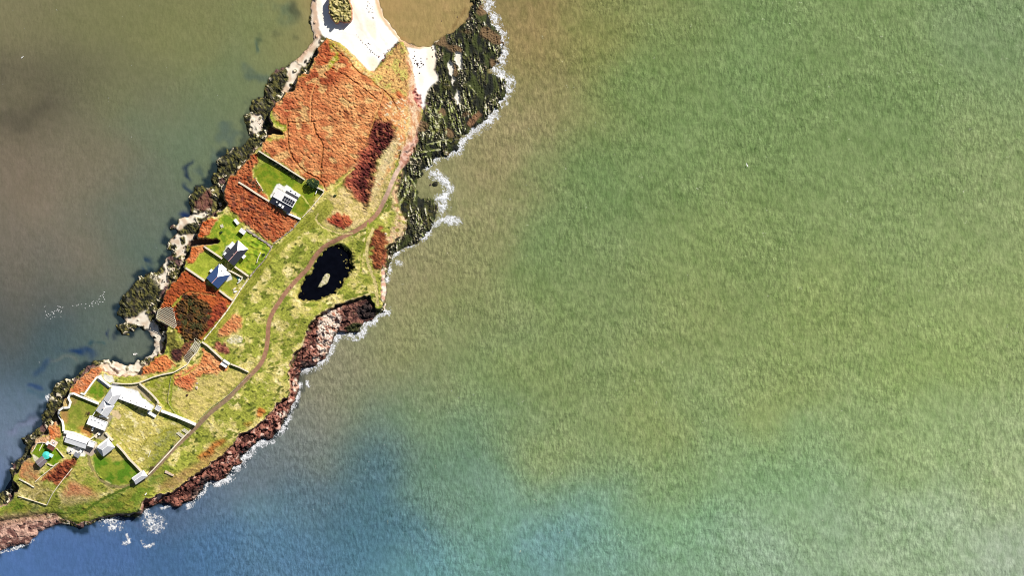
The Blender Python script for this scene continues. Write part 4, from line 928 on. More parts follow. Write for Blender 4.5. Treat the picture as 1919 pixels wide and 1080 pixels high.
def frame(c, u, z):
    ux, uy = u; return empty('x', P(c[0], c[1], z), math.atan2(-uy, ux))
def add_window(root, x, y, z, nx, ny, w=1.0, hh=1.1):
    bm = bmesh.new(); rz = math.atan2(ny, nx)
    box(bm, x, y, z, .10, w, hh, rz); f = new_mesh('window', bm, paint_w, root)
    bm = bmesh.new(); box(bm, x + nx * .04, y + ny * .04, z, .06, w - .22, hh - .22, rz); new_mesh('pane', bm, glass, f)
def add_door(root, x, y, nx, ny, m_=None):
    bm = bmesh.new(); rz = math.atan2(ny, nx); box(bm, x, y, 1.45, .12, .95, 2.0, rz); d = new_mesh('door', bm, m_ or paint_d, root)
    bm = bmesh.new(); box(bm, x + nx * .08 - ny * .35, y + ny * .08 + nx * .35, 1.45, .08, .12, .06, rz); new_mesh('handle', bm, alu, d)
def house(name, label, cat, key, eave, rise, hipA=0, hipB=0, yr=0.0, roof=slate, roof2=None, wall=render_w, ridge=ridge_m, oh=.25, chim=(), wins=3, door=True, gut=True):
    c, u, L, W = B[key]; L *= S; W *= S; hipA *= S; hipB *= S; yr *= S
    root = frame(c, u, bz[key] - .4); root.name = name; tag(root, label, cat)
    e = eave + .4; top = e + rise
    x0, x1, y0, y1 = -L / 2, L / 2, -W / 2, W / 2
    bm = bmesh.new()
    inset = .12
    a0, a1, b0, b1 = x0 + inset, x1 - inset, y0 + inset, y1 - inset
    box(bm, 0, 0, e / 2 - .08, a1 - a0, b1 - b0, e - .16)
    for xs, hp in ((a0, hipB), (a1, hipA)):
        if hp <= 0:
            sgn = -1 if xs == a0 else 1
            slab_pts = [(xs, b0, e - .16), (xs, b1, e - .16), (xs, yr, top - .22)]
            xs2 = xs - sgn * .25; q = [bm.verts.new(p) for p in slab_pts]; q2 = [bm.verts.new((xs2, p[1], p[2])) for p in slab_pts]
            bm.faces.new(q); bm.faces.new(q2[::-1])
            for i in range(3): bm.faces.new((q[i], q2[i], q2[(i + 1) % 3], q[(i + 1) % 3]))
    new_mesh('wall', bm, wall, root)
    X0_, X1_, Y0_, Y1_ = x0 - oh * .4, x1 + oh * .4, y0 - oh, y1 + oh
    r0, r1 = X0_ + hipB, X1_ - hipA
    drop = .14
    for pts, nm in (([(X0_, Y0_, e - drop), (X1_, Y0_, e - drop), (r1, yr, top), (r0, yr, top)], 'roof_slope'), ([(X1_, Y1_, e - drop), (X0_, Y1_, e - drop), (r0, yr, top), (r1, yr, top)], 'roof_slope')):
        bm = bmesh.new(); slab(bm, pts, .13)
        new_mesh(nm, bm, (roof2 if (roof2 and pts[0][1] < 0) else roof), root)
    if hipA > 0: bm = bmesh.new(); slab(bm, [(X1_, Y0_, e - drop), (X1_, Y1_, e - drop), (r1, yr, top)], .13); new_mesh('hip_end', bm, roof, root)
    if hipB > 0: bm = bmesh.new(); slab(bm, [(X0_, Y1_, e - drop), (X0_, Y0_, e - drop), (r0, yr, top)], .13); new_mesh('hip_end', bm, roof, root)
    if r1 - r0 > .5 and ridge: bm = bmesh.new(); box(bm, (r0 + r1) / 2, yr, top + .03, r1 - r0, .42, .16, 0, .05); new_mesh('ridge_tiles', bm, ridge, root)
    if gut:
        for y in (Y0_ - .06, Y1_ + .06): bm = bmesh.new(); box(bm, 0, y, e - drop - .06, X1_ - X0_, .12, .10); new_mesh('gutter', bm, paint_d, root)
    for (x, y, hh) in chim:
        x *= S; y *= S; bm = bmesh.new(); box(bm, x, y, top + hh / 2 - .8, .9, .7, hh + 1.6); box(bm, x, y, top + hh + .06, 1.05, .85, .12); ch = new_mesh('chimney', bm, stone_g if ridge is ridge_m else render_w, root)
        for k in (-.22, .22): bm = bmesh.new(); bmesh.ops.create_cone(bm, cap_ends=True, segments=8, radius1=.14, radius2=.11, depth=.4); bmesh.ops.translate(bm, verts=bm.verts[:], vec=(x + k, y, top + hh + .3)); new_mesh('chimney_pot', bm, red_tile, ch)
    for k in range(wins):
        x = x0 + L * (k + .75) / (wins + .5)
        add_window(root, x, b0 - .02, e - 1.15, 0, -1); add_window(root, x, b1 + .02, e - 1.15, 0, 1)
    if door: add_door(root, x0 + L * .5 if wins % 2 == 0 else x0 + L * .36, b0 - .02, 0, -1)
    return root, e, top
def flat_house(name, label, cat, key=None, eave=2.6, c=None, u=None, L=None, W=None, z=None, roof=felt_w, wall=render_w, parapet=True, tilt=0.0, wins=2):
    if key: c, u, L, W = B[key]; z = bz[key]
    elif z is None: z = gz(*c)
    L *= S; W *= S
    root = frame(c, u, z - .4); root.name = name
    if label: tag(root, label, cat)
    e = eave + .4; bm = bmesh.new(); box(bm, 0, 0, e / 2, L, W, e); new_mesh('wall', bm, wall, root)
    bm = bmesh.new(); slab(bm, [(-L / 2 - .1, -W / 2 - .1, e + .12), (L / 2 + .1, -W / 2 - .1, e + .12), (L / 2 + .1, W / 2 + .1, e + .12 + tilt), (-L / 2 - .1, W / 2 + .1, e + .12 + tilt)], .118); new_mesh('roof', bm, roof, root)
    if parapet:
        for (x, y, sx, sy) in ((0, -W / 2 + .1, L, .2), (0, W / 2 - .1, L, .2), (-L / 2 + .1, 0, .2, W - .4), (L / 2 - .1, 0, .2, W - .4)):
            bm = bmesh.new(); box(bm, x, y, e + .24 + (tilt if y > 0 else 0), sx, sy, .24); new_mesh('parapet', bm, wall, root)
    for k in range(wins): add_window(root, -L / 2 + L * (k + .5) / wins, -W / 2 - .02, e - 1.1, 0, -1, .8, .9)
    return root

# --- the house with solar panels
root, e, top = house('solar_house', 'house with ten black solar panels on its pale roof slope', 'house', 'solar', 3.0, 2.45, yr=-2.2, roof=slate_d, ridge=paint_w, wins=4)
L, W = B['solar'][2] * S, B['solar'][3] * S
yr = -2.2 * S; slope = (2.45 + .14) / (W / 2 + .25 - yr)
def on_slope(x, y): return e - .14 + (W / 2 + .25 - y) * slope
# local +Y is the sunny side of this house
ang = math.atan(slope)
pv = None
for r_ in range(2):
    for k in range(5):
        x = -.3 + (k - .0) * 1.62; y = yr + 1.15 + r_ * 2.05
        bm = bmesh.new(); q = [(x - .72, y - .88), (x + .72, y - .88), (x + .72, y + .88), (x - .72, y + .88)]
        slab(bm, [(a_, b_, on_slope(a_, b_) + .16) for a_, b_ in q], .12); o = new_mesh('solar_panel', bm, panel_m, root)
        bm = bmesh.new()
        for a_, b_, c_, d_ in ((x - .75, y - .91, x + .75, y - .91), (x - .75, y + .91, x + .75, y + .91), (x - .75, y - .88, x - .75, y + .88), (x + .75, y - .88, x + .75, y + .88)):
            beam(bm, (a_, b_, on_slope(a_, b_) + .12), (c_, d_, on_slope(c_, d_) + .12), .06, .1)
        new_mesh('panel_frame', bm, alu, o)
bm = bmesh.new(); box(bm, -3.3, -2.8, e + 1.55, .9, .8, 2.0); ch = new_mesh('chimney', bm, render_w, root)
bm = bmesh.new(); box(bm, -.6, -3.4, e + 1.0, 1.5, 1.2, 1.6); box(bm, -.6, -3.4, e + 1.85, 1.8, 1.5, .12); new_mesh('dormer', bm, render_w, root)
bm = bmesh.new(); box(bm, 1.6, -3.6, e + .85, 1.0, 1.6, 1.3); box(bm, 1.6, -3.6, e + 1.56, 1.3, 1.9, .12); new_mesh('dormer', bm, render_w, root)
# its flat extension
c, u, Lx, Wx = B['solar_ext']; uu = np.array(u) / np.hypot(*u); nn = np.array((uu[1], -uu[0]))
cx, cy = np.array(c) - np.array(B['solar'][0]); lx = (cx * uu[0] + cy * uu[1]) * S; ly = (cx * nn[0] + cy * nn[1]) * S
bm = bmesh.new(); box(bm, lx, ly + 1.2, 1.7, 9.0, 3.4, 3.4); x_ = new_mesh('extension', bm, render_w, root)
bm = bmesh.new(); box(bm, lx, ly + 1.9, 3.47, 9.2, 2.2, .14, 0, .02); new_mesh('flat_roof', bm, felt_w, x_)
bm = bmesh.new(); box(bm, lx, ly + .05, 3.47, 9.2, 1.46, .12); new_mesh('valley_gutter', bm, felt_g, x_)
for k in (-2, 1.6): bm = bmesh.new(); box(bm, lx + k, ly + 1.9, 3.62, .9, .6, .16); new_mesh('skylight', bm, glass, x_)

# --- grey slate house and the blue slate house
root, e, top = house('grey_slate_house', 'house with dark grey slate roof and pink ridge tiles', 'house', 'grey', 3.2, 2.45, hipA=15.5, roof=slate, wins=4, chim=((-4, 1.2, .7),))
for x, y, sx, sy, hh, m_ in ((2.0, 5.4, 4.4, 2.6, 2.9, felt_w), (-2.2, 5.3, 2.6, 2.2, 2.4, felt_g), (-4.9, 5.0, 1.9, 1.6, 2.6, felt_w)):
    bm = bmesh.new(); box(bm, x, y, hh / 2 + .2, sx, sy, hh + .4); l_ = new_mesh('lean_to', bm, render_w, root)
    bm = bmesh.new(); slab(bm, [(x - sx / 2 - .1, y - sy / 2 + .08, hh + .65), (x + sx / 2 + .1, y - sy / 2 + .08, hh + .65), (x + sx / 2 + .1, y + sy / 2 + .1, hh + .52), (x - sx / 2 - .1, y + sy / 2 + .1, hh + .52)], .11); new_mesh('lean_to_roof', bm, m_, l_)
bm = bmesh.new(); box(bm, 1.6, -5.2, 1.4, 2.3, 2.2, 2.8); p_ = new_mesh('porch', bm, render_w, root)
bm = bmesh.new(); slab(bm, [(.3, -6.4, 2.95), (2.9, -6.4, 2.95), (2.9, -4.2, 3.2), (.3, -4.2, 3.2)], .12); new_mesh('porch_roof', bm, felt_w, p_)
root, e, top = house('blue_slate_house', 'house with bright blue slate roof and a wide pale hip end', 'house', 'blue', 3.2, 3.1, hipA=19.5, roof=slate_b, wins=3)
bm = bmesh.new(); box(bm, 5.9, 1.5, 2.2, 2.6, 5.0, 4.0); l_ = new_mesh('lean_to', bm, render_w, root)
bm = bmesh.new(); slab(bm, [(4.6, -1.1, 4.5), (7.3, -1.1, 4.25), (7.3, 4.1, 4.25), (4.6, 4.1, 4.5)], .12); new_mesh('lean_to_roof', bm, felt_w, l_)
bm = bmesh.new(); box(bm, -.6, 5.9, 1.3, 2.0, 1.7, 2.6); l_ = new_mesh('porch', bm, render_w, root)
bm = bmesh.new(); box(bm, -.6, 5.9, 2.66, 2.2, 1.9, .12); new_mesh('porch_roof', bm, felt_w, l_)
for x, y in ((3.4, -1.4), (4.4, .8)):
    bm = bmesh.new(); box(bm, x, y, e + 1.4, .5, .5, 1.6); new_mesh('chimney', bm, stone_g, root)
# --- garden buildings of the grey house
flat_house('garden_shed', 'pale roofed shed on the green lawn behind the grey slate house', 'shed', 'shed', 2.9, roof=felt_w, wall=paint_d, parapet=False, tilt=.25, wins=1)
flat_house('cold_store', 'low white slab roofed store at the bracken edge of the garden', 'shed', None, 1.5, (444.5, 416), (.62, .79), 11, 5.5, roof=felt_w, parapet=False, wins=0)

# --- the white hall with its yard
root, e, top = house('hall_house', 'grey roofed hall house, northern half beside the white long building', 'house', 'hall_n', 3.6, 2.3, hipA=11, roof=slate_p, ridge=paint_w, wins=2, door=False)
root, e, top = house('hall_wing', 'grey roofed hall house, southern half with soot marked chimney', 'house', 'hall_s', 3.3, 2.3, hipA=12, roof=slate_p, ridge=paint_w, wins=3, chim=((-1, 2, .6),))
r_ = flat_house('flat_roofed_wing', 'white flat roofed wing south of the grey roofed hall', 'house', 'hall_flat', 3.0, roof=felt_w, wins=4)
for k, (x, y) in enumerate(((-4.0, 1.2), (-1.6, 1.5), (.8, 1.2), (3.4, .4))):
    bm = bmesh.new(); box(bm, x, y, 3.72, 1.1, .8, .3, .1); new_mesh('roof_light', bm, felt_w, r_)
bm = bmesh.new(); box(bm, -1.5, -3.9, 1.2, 1.2, 1.7, 2.4); box(bm, -1.5, -5.4, .8, 1.1, 1.4, 1.6); new_mesh('stair_block', bm, render_w, r_)
# long building with a single pitch
c0 = (250, 749); z0 = gz(*c0); root = empty('long_building', P(*c0, z0 - .5)); tag(root, 'long white roofed building tapering towards the thick white wall', 'building')
south = [(216.5, 744.5), (283, 769.5)]; north = [(222, 733), (287, 761)]
zs, zn = 3.4, 2.7
def loc(p, z): q = P(*p) - P(*c0); return (q.x, q.y, z)
q4 = [south[0], south[1], north[1], north[0]]
bm = bmesh.new(); v_ = [bm.verts.new(loc(p, 0)) for p in q4]; t_ = [bm.verts.new(loc(p, z)) for p, z in zip(q4, (zs, zs, zn, zn))]
bm.faces.new(v_[::-1]); bm.faces.new(t_)
for i in range(4): bm.faces.new((v_[i], v_[(i + 1) % 4], t_[(i + 1) % 4], t_[i]))
new_mesh('wall', bm, render_w, root)
for k in range(6):           # roof sheets
    a0, a1 = k / 6 + .002, (k + 1) / 6 - .002
    def lerp(p, q, t): return (p[0] + (q[0] - p[0]) * t, p[1] + (q[1] - p[1]) * t)
    pts = [loc(lerp(south[0], south[1], a0), zs + .14), loc(lerp(south[0], south[1], a1), zs + .14), loc(lerp(north[0], north[1], a1), zn + .14), loc(lerp(north[0], north[1], a0), zn + .14)]
    bm = bmesh.new(); slab(bm, pts, .12); new_mesh('roof_sheet', bm, felt_w, root)
for k, t in enumerate((.2, .42, .6, .85)):
    p = lerp(lerp(south[0], south[1], t), lerp(north[0], north[1], t), .45); bm = bmesh.new(); q = loc(p, 0); box(bm, q[0], q[1], 3.35, .5, .4, .5); new_mesh('roof_vent', bm, stone_g, root)
r_ = flat_house('square_tower', 'small square grey roofed tower at the start of the thick white wall', 'tower', 'tower', 3.8, roof=slate_p, wins=1)
flat_house('low_white_store', 'low white store at the east end of the long building', 'shed', None, 1.5, (285.5, 776.5), (.86, .5), 17, 6, roof=felt_w, parapet=False, wins=0)

# --- the southern buildings
root, e, top = house('long_bungalow', 'long white roofed bungalow beside the white paved yard', 'bungalow', 'bungalow', 2.7, .75, roof=felt_w, ridge=alu, wins=5)
flat_house('bungalow_annex', 'square white annex joined to the east end of the long bungalow', 'annex', 'bung_ext', 2.4, roof=felt_w, wins=1)
root, e, top = house('hipped_house', 'grey hipped house with a white parapet along its north west side', 'house', 'hipped', 3.1, 2.0, hipA=9, hipB=6, roof=slate_p, ridge=paint_w, wins=3)
L, W = B['hipped'][2] * S, B['hipped'][3] * S
bm = bmesh.new(); box(bm, .5, W / 2 - .2, 1.9, L - .4, 1.7, 3.8, 0, .05); new_mesh('parapet_wall', bm, render_w, root)
bm = bmesh.new(); box(bm, -L / 2 - .1, 0, 1.5, 1.0, W * .9, 3.2, 0, .05); new_mesh('gable_block', bm, render_w, root)
root, e, top = house('gatehouse', 'small white house at the end of the garden wall by the track', 'house', 'gate', 2.6, 1.5, hipA=9, hipB=2, roof=slate_p, ridge=paint_w, wins=2)
L, W = B['gate'][2] * S, B['gate'][3] * S
bm = bmesh.new(); box(bm, -.4, W / 2 - .35, 1.55, L - 1.4, 1.4, 3.1, 0, .05); new_mesh('parapet_wall', bm, render_w, root)
# red cottage
root, e, top = house('red_cottage', 'red tiled cottage with a black framed roof window', 'cottage', 'red', 2.5, 1.5, roof=red_tile, ridge=paint_w, wins=1)
bm = bmesh.new(); y = 1.75; zz = e - .14 + (B['red'][3] * S / 2 + .25 - y) * (1.64 / (B['red'][3] * S / 2 + .25)); slab(bm, [(-.9, y - .6, zz + .62), (.9, y - .6, zz + .62), (.9, y + .6, zz + .12), (-.9, y + .6, zz + .12)], .4); f = new_mesh('roof_window', bm, paint_d, root)
bm = bmesh.new(); slab(bm, [(-.5, y - .3, zz + .56), (.5, y - .3, zz + .56), (.5, y + .3, zz + .30), (-.5, y + .3, zz + .30)], .05); new_mesh('pane', bm, paint_w, f)
bm = bmesh.new(); box(bm, -3.3, -.6, 1.2, 1.9, 2.2, 2.4); l_ = new_mesh('annex', bm, render_w, root)
bm = bmesh.new(); box(bm, -3.3, -.6, 2.46, 2.1, 2.4, .12); new_mesh('annex_roof', bm, felt_w, l_)
# grey cottage with its turquoise canopy
gs = mat('worn_slate', A(150,136,140), .7, .3, .18, 1.4, .2, 3.0)
root, e, top = house('grey_cottage', 'small grey roofed cottage beside a turquoise canopy', 'cottage', 'grey_small', 2.4, 1.3, roof=gs, ridge=alu, wins=2)
root = empty('garden_canopy', P(94, 853, gz(94, 853))); tag(root, 'turquoise round canopy with a pale square glass roof on the lawn', 'canopy')
bm = bmesh.new(); n = 12; rr = 2.6; q = [bm.verts.new((rr * math.cos(i * 2 * math.pi / n) - 1.6, rr * math.sin(i * 2 * math.pi / n), 2.2)) for i in range(n)]; t = bm.verts.new((-1.6, 0, 2.9)); t2 = bm.verts.new((-1.6, 0, 2.8)); q2 = [bm.verts.new((v.co.x, v.co.y, 2.1)) for v in q]
for i in range(n): bm.faces.new((q[i], q[(i + 1) % n], t)); bm.faces.new((q2[(i + 1) % n], q2[i], t2)); bm.faces.new((q[i], q2[i], q2[(i + 1) % n], q[(i + 1) % n]))
new_mesh('canopy', bm, turq, root)
for i in range(4): bm = bmesh.new(); a_ = i * math.pi / 2 + .4; beam(bm, (2.3 * math.cos(a_) - 1.6, 2.3 * math.sin(a_), -.2), (2.3 * math.cos(a_) - 1.6, 2.3 * math.sin(a_), 2.14), .12, .12); new_mesh('post', bm, paint_w, root)
for i, (x, y) in enumerate(((.9, .5), (2.0, -.1), (.3, -.6), (1.4, -1.2))):
    bm = bmesh.new(); box(bm, x + .3, y + .2, 2.42, 1.18, .98, .08, -.5); new_mesh('glass_pane', bm, turq_p, root)
bm = bmesh.new(); box(bm, 1.45, -.15, 1.15, 2.6, 2.0, 2.4, -.5); new_mesh('frame', bm, paint_w, root)
# yard sheds and boxes
r_ = flat_house('lean_to_shed', 'small dark grey roofed shed at the edge of the white yard', 'shed', None, 1.9, (146.5, 852.5), (.87, .5), 10, 8, roof=mat('grey_sheet', (.22, .23, .25), .6, .4, .1, 1, .1), parapet=False, tilt=.3, wins=1)
for i, (x, y, a, b_, hh, la) in enumerate(((131, 846, 4, 3, 1.3, 'white storage chest at the west corner of the white yard'), (137, 843, 5, 3.5, 1.6, 'white storage chest in the middle of the white yard'), (136, 849, 3.5, 3, 1.2, 'white storage chest at the south edge of the white yard'),
        (153, 846, 5, 4, 1.5, 'white storage chest close to the small grey roofed shed'), (182, 818, 5, 3.4, 1.5, 'pale storage chest in the courtyard, west of the pair'), (187.5, 813, 5, 3.6, 1.7, 'pale storage chest in the courtyard, east of the pair'))):
    root = empty('storage_chest', P(x, y, gz(x, y)), .5 + i * .2); tag(root, la, 'chest', 'storage chests in the yards')
    bm = bmesh.new(); box(bm, 0, 0, hh / 2 - .1, a * S, b_ * S, hh); new_mesh('chest', bm, render_w, root)
    bm = bmesh.new(); box(bm, 0, 0, hh - .02, a * S + .12, b_ * S + .12, .10); new_mesh('lid', bm, felt_w if i % 2 else stone_c, root)
# shed astride the field wall
root = empty('field_shed', P(*B['wall_shed'][0], bz['wall_shed'] - .3), math.atan2(-.54, .84)); tag(root, 'small white roofed shed with a dark gap standing on the field wall', 'shed')
bm = bmesh.new(); box(bm, 0, 0, 1.3, 4.6, 3.6, 2.6); new_mesh('wall', bm, stone_g, root)
bm = bmesh.new(); box(bm, .4, 1.35, 2.72, 4.9, 1.7, .16, 0, .02); new_mesh('roof', bm, felt_w, root)
bm = bmesh.new(); box(bm, -.1, -1.35, 2.62, 4.7, 1.7, .16, 0, .02); new_mesh('roof', bm, felt_w, root)
bm = bmesh.new(); box(bm, .1, .02, 2.63, 4.4, .86, .06); new_mesh('roof_gap', bm, paint_d, root)

# --- walls and fences
rs = random.Random(3)
def wall(label, pts, w, hh, m_, cop=None, name='stone_wall', cat='wall', curve=False, rough=.08):
    pts = [np.array(p, float) for p in (spline(pts, 4) if curve else pts)]
    out = [pts[0]]
    for a, b_ in zip(pts[:-1], pts[1:]):
        n = max(1, int(np.hypot(*(b_ - a)) / 3.0))
        for k in range(1, n + 1): out.append(a + (b_ - a) * k / n)
    ctr = out[len(out) // 2]; o0 = P(*ctr, gz(*ctr))
    def strip(w_, lo, hi, jit):
        bm = bmesh.new(); rings = []
        for i, p in enumerate(out):
            d = out[min(i + 1, len(out) - 1)] - out[max(i - 1, 0)]; d /= np.hypot(*d) + 1e-9; nrm = np.array((-d[1], d[0]))
            z = gz(*p); ww = w_ * (1 + rs.uniform(-jit, jit) * 1.5) / 2; ring = []
            for sgn, zz in ((-1, lo), (1, lo), (1, hi), (-1, hi)):
                q = P(*(p + nrm * sgn * ww), z + zz + (rs.uniform(-jit, jit) if zz == hi else 0)) - o0; ring.append(bm.verts.new(q))
            rings.append(ring)
        for r0, r1 in zip(rings[:-1], rings[1:]):
            for i in range(4): bm.faces.new((r0[i], r0[(i + 1) % 4], r1[(i + 1) % 4], r1[i]))
        bm.faces.new(rings[0][::-1]); bm.faces.new(rings[-1]); return bm
    o = new_mesh(name, strip(w, -.6, hh, rough), m_, None, o0); tag(o, label, cat); o['kind'] = 'thing'
    if cop is not None: new_mesh('coping', strip(w + .35, hh + .02, hh + .17, .02), cop, o)
    return o
wall('long stone wall north of the lawn of the house with solar panels', [(486,283),(503,294),(520,304),(545,320),(572,337)], 2.2, 2.6, stone_g, stone_c)
wall('short stone wall behind the dark green tree', [(592,350),(600,354),(608,358.5)], 2.4, 2.6, stone_g, stone_c)
wall('white wall south west of the house with solar panels', [(448,341.5),(462,350),(480,362),(506,378)], 3.0, 1.5, render_w, stone_c)
wall('white wall running from the corner of the solar house to the mown strip', [(538,399.5),(551,405),(564,411)], 3.2, 1.6, render_w, render_w)
wall('thin pale hedge bank along the east side of the lawn of the solar house', [(608,360),(596,375),(583,391),(567,408)], 1.6, .8, stone_c, None, 'hedge_bank', 'bank', rough=.2)
wall('cream wall ending at the west corner of the grey slate house', [(383,461.5),(400,473),(418,485)], 3.0, 1.8, stone_c, stone_c)
wall('cream wall running south east from the grey slate house', [(441,500),(454,509),(466.5,518)], 3.0, 2.0, stone_c, stone_c)
wall('cream wall between the blue slate house and the grey slate house', [(429,506),(442,513),(455,520.5)], 2.6, 1.2, stone_c, stone_c)
wall('cream wall on the bracken side of the lawn west of the blue slate house', [(344,499),(364,512),(385,526.5)], 3.4, 1.5, stone_c, stone_c)
wall('cream wall running south east from the blue slate house to the mown strip', [(412,544.5),(424,554),(436.5,563)], 3.4, 1.5, stone_c, stone_c)
wall('low rubble wall along the bracken north of the garden of the grey house', [(462,430),(474,438),(484,445),(500,455),(510,464)], 3.2, .7, stone_g, None, rough=.35)
wall('low bank between the mown strip and the garden of the grey slate house', [(512,460),(505,473),(496,488),(482,503),(468,520)], 2.0, .8, stone_g, None, 'hedge_bank', 'bank', rough=.3)
wall('long low bank between the mown strip and the dark scrub', [(467,522),(452,542),(437,566),(426,583),(404,612),(383,637)], 2.2, .7, stone_c, None, 'hedge_bank', 'bank', rough=.25)
wall('stone bank at the edge of the deep orange bracken by the mown strip', [(563,412),(548,430),(530,444),(513,457)], 1.8, .6, stone_g, None, 'hedge_bank', 'bank', rough=.3)
wall('cream field wall running from the moor to the shed with a dark gap', [(379.5,641),(390,648),(405,662),(418,674)], 3.0, 2.0, stone_c, stone_c)
wall('cream field wall running from the shed with a dark gap to the track', [(433,682.5),(450,689),(467,697.5)], 2.4, 1.7, stone_c, stone_c)
wall('curving thin wall below the ladder like timber frame', [(328,697.5),(341,690),(352,683),(359,672),(368,662)], 1.8, 1.4, stone_c, None, curve=True)
wall('thin wall from the cove round to the long white building', [(213,717.5),(230,719.5),(248,719.5),(262,717.5),(276,712),(288,707),(306,702),(327,698)], 2.0, 1.4, stone_c, stone_c)
wall('bent cream wall enclosing the brown plot beside the long building', [(263,719),(276,730),(287,741),(297,752.5),(298,757)], 3.0, 1.7, stone_c, stone_c)
wall('thick white wall running from the square tower to the track', [(303,770),(330,780),(350,788),(368,796)], 5.0, 2.3, render_w, render_w)
wall('winding white wall round the olive lawn', [(187,757),(165,748),(146,740.5),(140,737.5),(133,738.5),(129.5,746),(134,754),(131,764),(119,764.5),(112,770),(110.5,779),(119,790.5),(121,799),(121,808)], 3.6, 1.7, render_w, render_w)
wall('white wall along the west side of the square lawn', [(153,737.5),(160,739),(171,723),(183,707)], 2.8, 1.7, render_w, render_w)
wall('white wall along the north side of the square lawn', [(186,707),(198,716),(209,725)], 3.6, 1.6, render_w, render_w)
wall('thick white wall along the north side of the long bungalow', [(122,809),(140,812),(156,819),(169,825)], 6.0, 2.0, render_w, render_w)
wall('thin white wall in the dark courtyard of the hall', [(181.5,770),(177,777),(171,786)], 1.2, 2.4, render_w)
wall('white wall across the dark courtyard of the hall', [(188,780),(197,781),(205,784)], 2.6, 2.4, render_w)
wall('pale wall from the bungalow annex to the flat roofed wing', [(168,825),(178,818),(187,810)], 2.2, 1.6, render_w, stone_c)
wall('broken pale wall north of the hipped house', [(199,811),(206,819),(213,826)], 4.0, 1.3, stone_c, None, rough=.3)
wall('long cream wall from the hipped house to the gatehouse', [(220,833),(232,846),(243,860),(256,873),(267,885)], 3.2, 2.0, stone_c, stone_c)
wall('thin cream wall across the southern tip', [(35,930),(60,938),(88,947.5)], 1.4, .8, stone_c)
wall('thin cream wall climbing from the southern tip to the brown patch', [(88,947.5),(94,936),(100,925),(118,901),(137,878)], 1.4, .8, stone_c)
wall('thin brown wall beside the dark heather below the grey cottage', [(68,903),(80,892),(98,878),(112,867)], 1.4, .7, stone_c)
wall('low pale wall crossing the cream ground on the southern tip', [(38,898),(52,905),(66,914)], 2.0, .8, stone_c, None, rough=.25)
wall('white edge wall round the bright green garden of the red cottage', [(60,849),(66,841),(71,831),(80,829),(90,831)], 1.4, .9, stone_c)
wall('pale edge wall on the east side of the bright green garden', [(108,840),(115,848),(122,857)], 1.6, .9, stone_c)
wall('pale edge wall at the south corner of the bright green garden', [(91,869),(97,872.5),(103,873),(108,869)], 1.8, .9, stone_c)
wall('long thin stone wall along the uphill side of the track', [(358,806),(340,824),(320,846),(300,868),(279,890)], 2.0, 1.2, stone_g, stone_c)
wall('white curved garden wall beside the turquoise sheet', [(445,531),(450,528),(454,523),(455,518)], 1.6, .9, render_w)
wall('pale plank edging in the bright green garden', [(75,845),(79,837),(83,830)], 1.5, .35, timber_p, None, 'garden_edging', 'edging')
wall('pale plank edging in the garden east of the grey slate house', [(482,493),(485,483),(490,473)], 1.4, 1.1, timber_p, None, 'garden_screen', 'fence')
wall('short white post rail on the lawn behind the tree', [(592,364),(594,359),(596,354)], 1.4, 1.2, paint_w, None, 'garden_screen', 'fence')
wall('pale stick of drift timber lying in the field', [(279,857),(281,851),(283,845)], 1.2, .4, timber_p, None, 'timber_log', 'log')
wall('pale retaining wall below the mown lawn west of the solar house', [(478,333),(486,345),(494,358)], 1.6, .8, stone_c, None, rough=.25)
wall('red brown field edge wall at the foot of the square lawn', [(160,742),(173,748),(187,755)], 1.0, .4, stone_c)

def fence(label, pts, sp, hh, m_):
    pts = spline(pts, 6); acc = 0; root = empty('post_fence', P(*pts[0], gz(*pts[0]))); tag(root, label, 'fence'); o0 = root.location
    posts = [pts[0]]
    for a, b_ in zip(pts[:-1], pts[1:]):
        acc += np.hypot(*(b_ - a))
        if acc >= sp: posts.append(b_); acc = 0
    me = None
    for p in posts:
        if me is None:
            bm = bmesh.new(); box(bm, 0, 0, hh / 2 - .2, .22, .22, hh + .4, .3); o = new_mesh('post', bm, m_, root); me = o.data
        else: o = link('post', me, None, root)
        o.location = P(*p, gz(*p)) - o0
    for zz in (hh * .45, hh * .85):
        bm = bmesh.new()
        for a, b_ in zip(posts[:-1], posts[1:]): beam(bm, P(*a, gz(*a) + zz) - o0, P(*b_, gz(*b_) + zz) - o0, .08, .12)
        new_mesh('rail', bm, m_, root)
fence('post and rail fence along the uphill side of the bending track', [(470,702),(455,716),(436,734),(415,751),(395,765),(372,789)], 4.2, 1.1, timber_p)
fence('wire and post fence dividing the pale field from the green strip', [(322,706),(318,730),(316,755),(332,778)], 6, 1.0, timber)

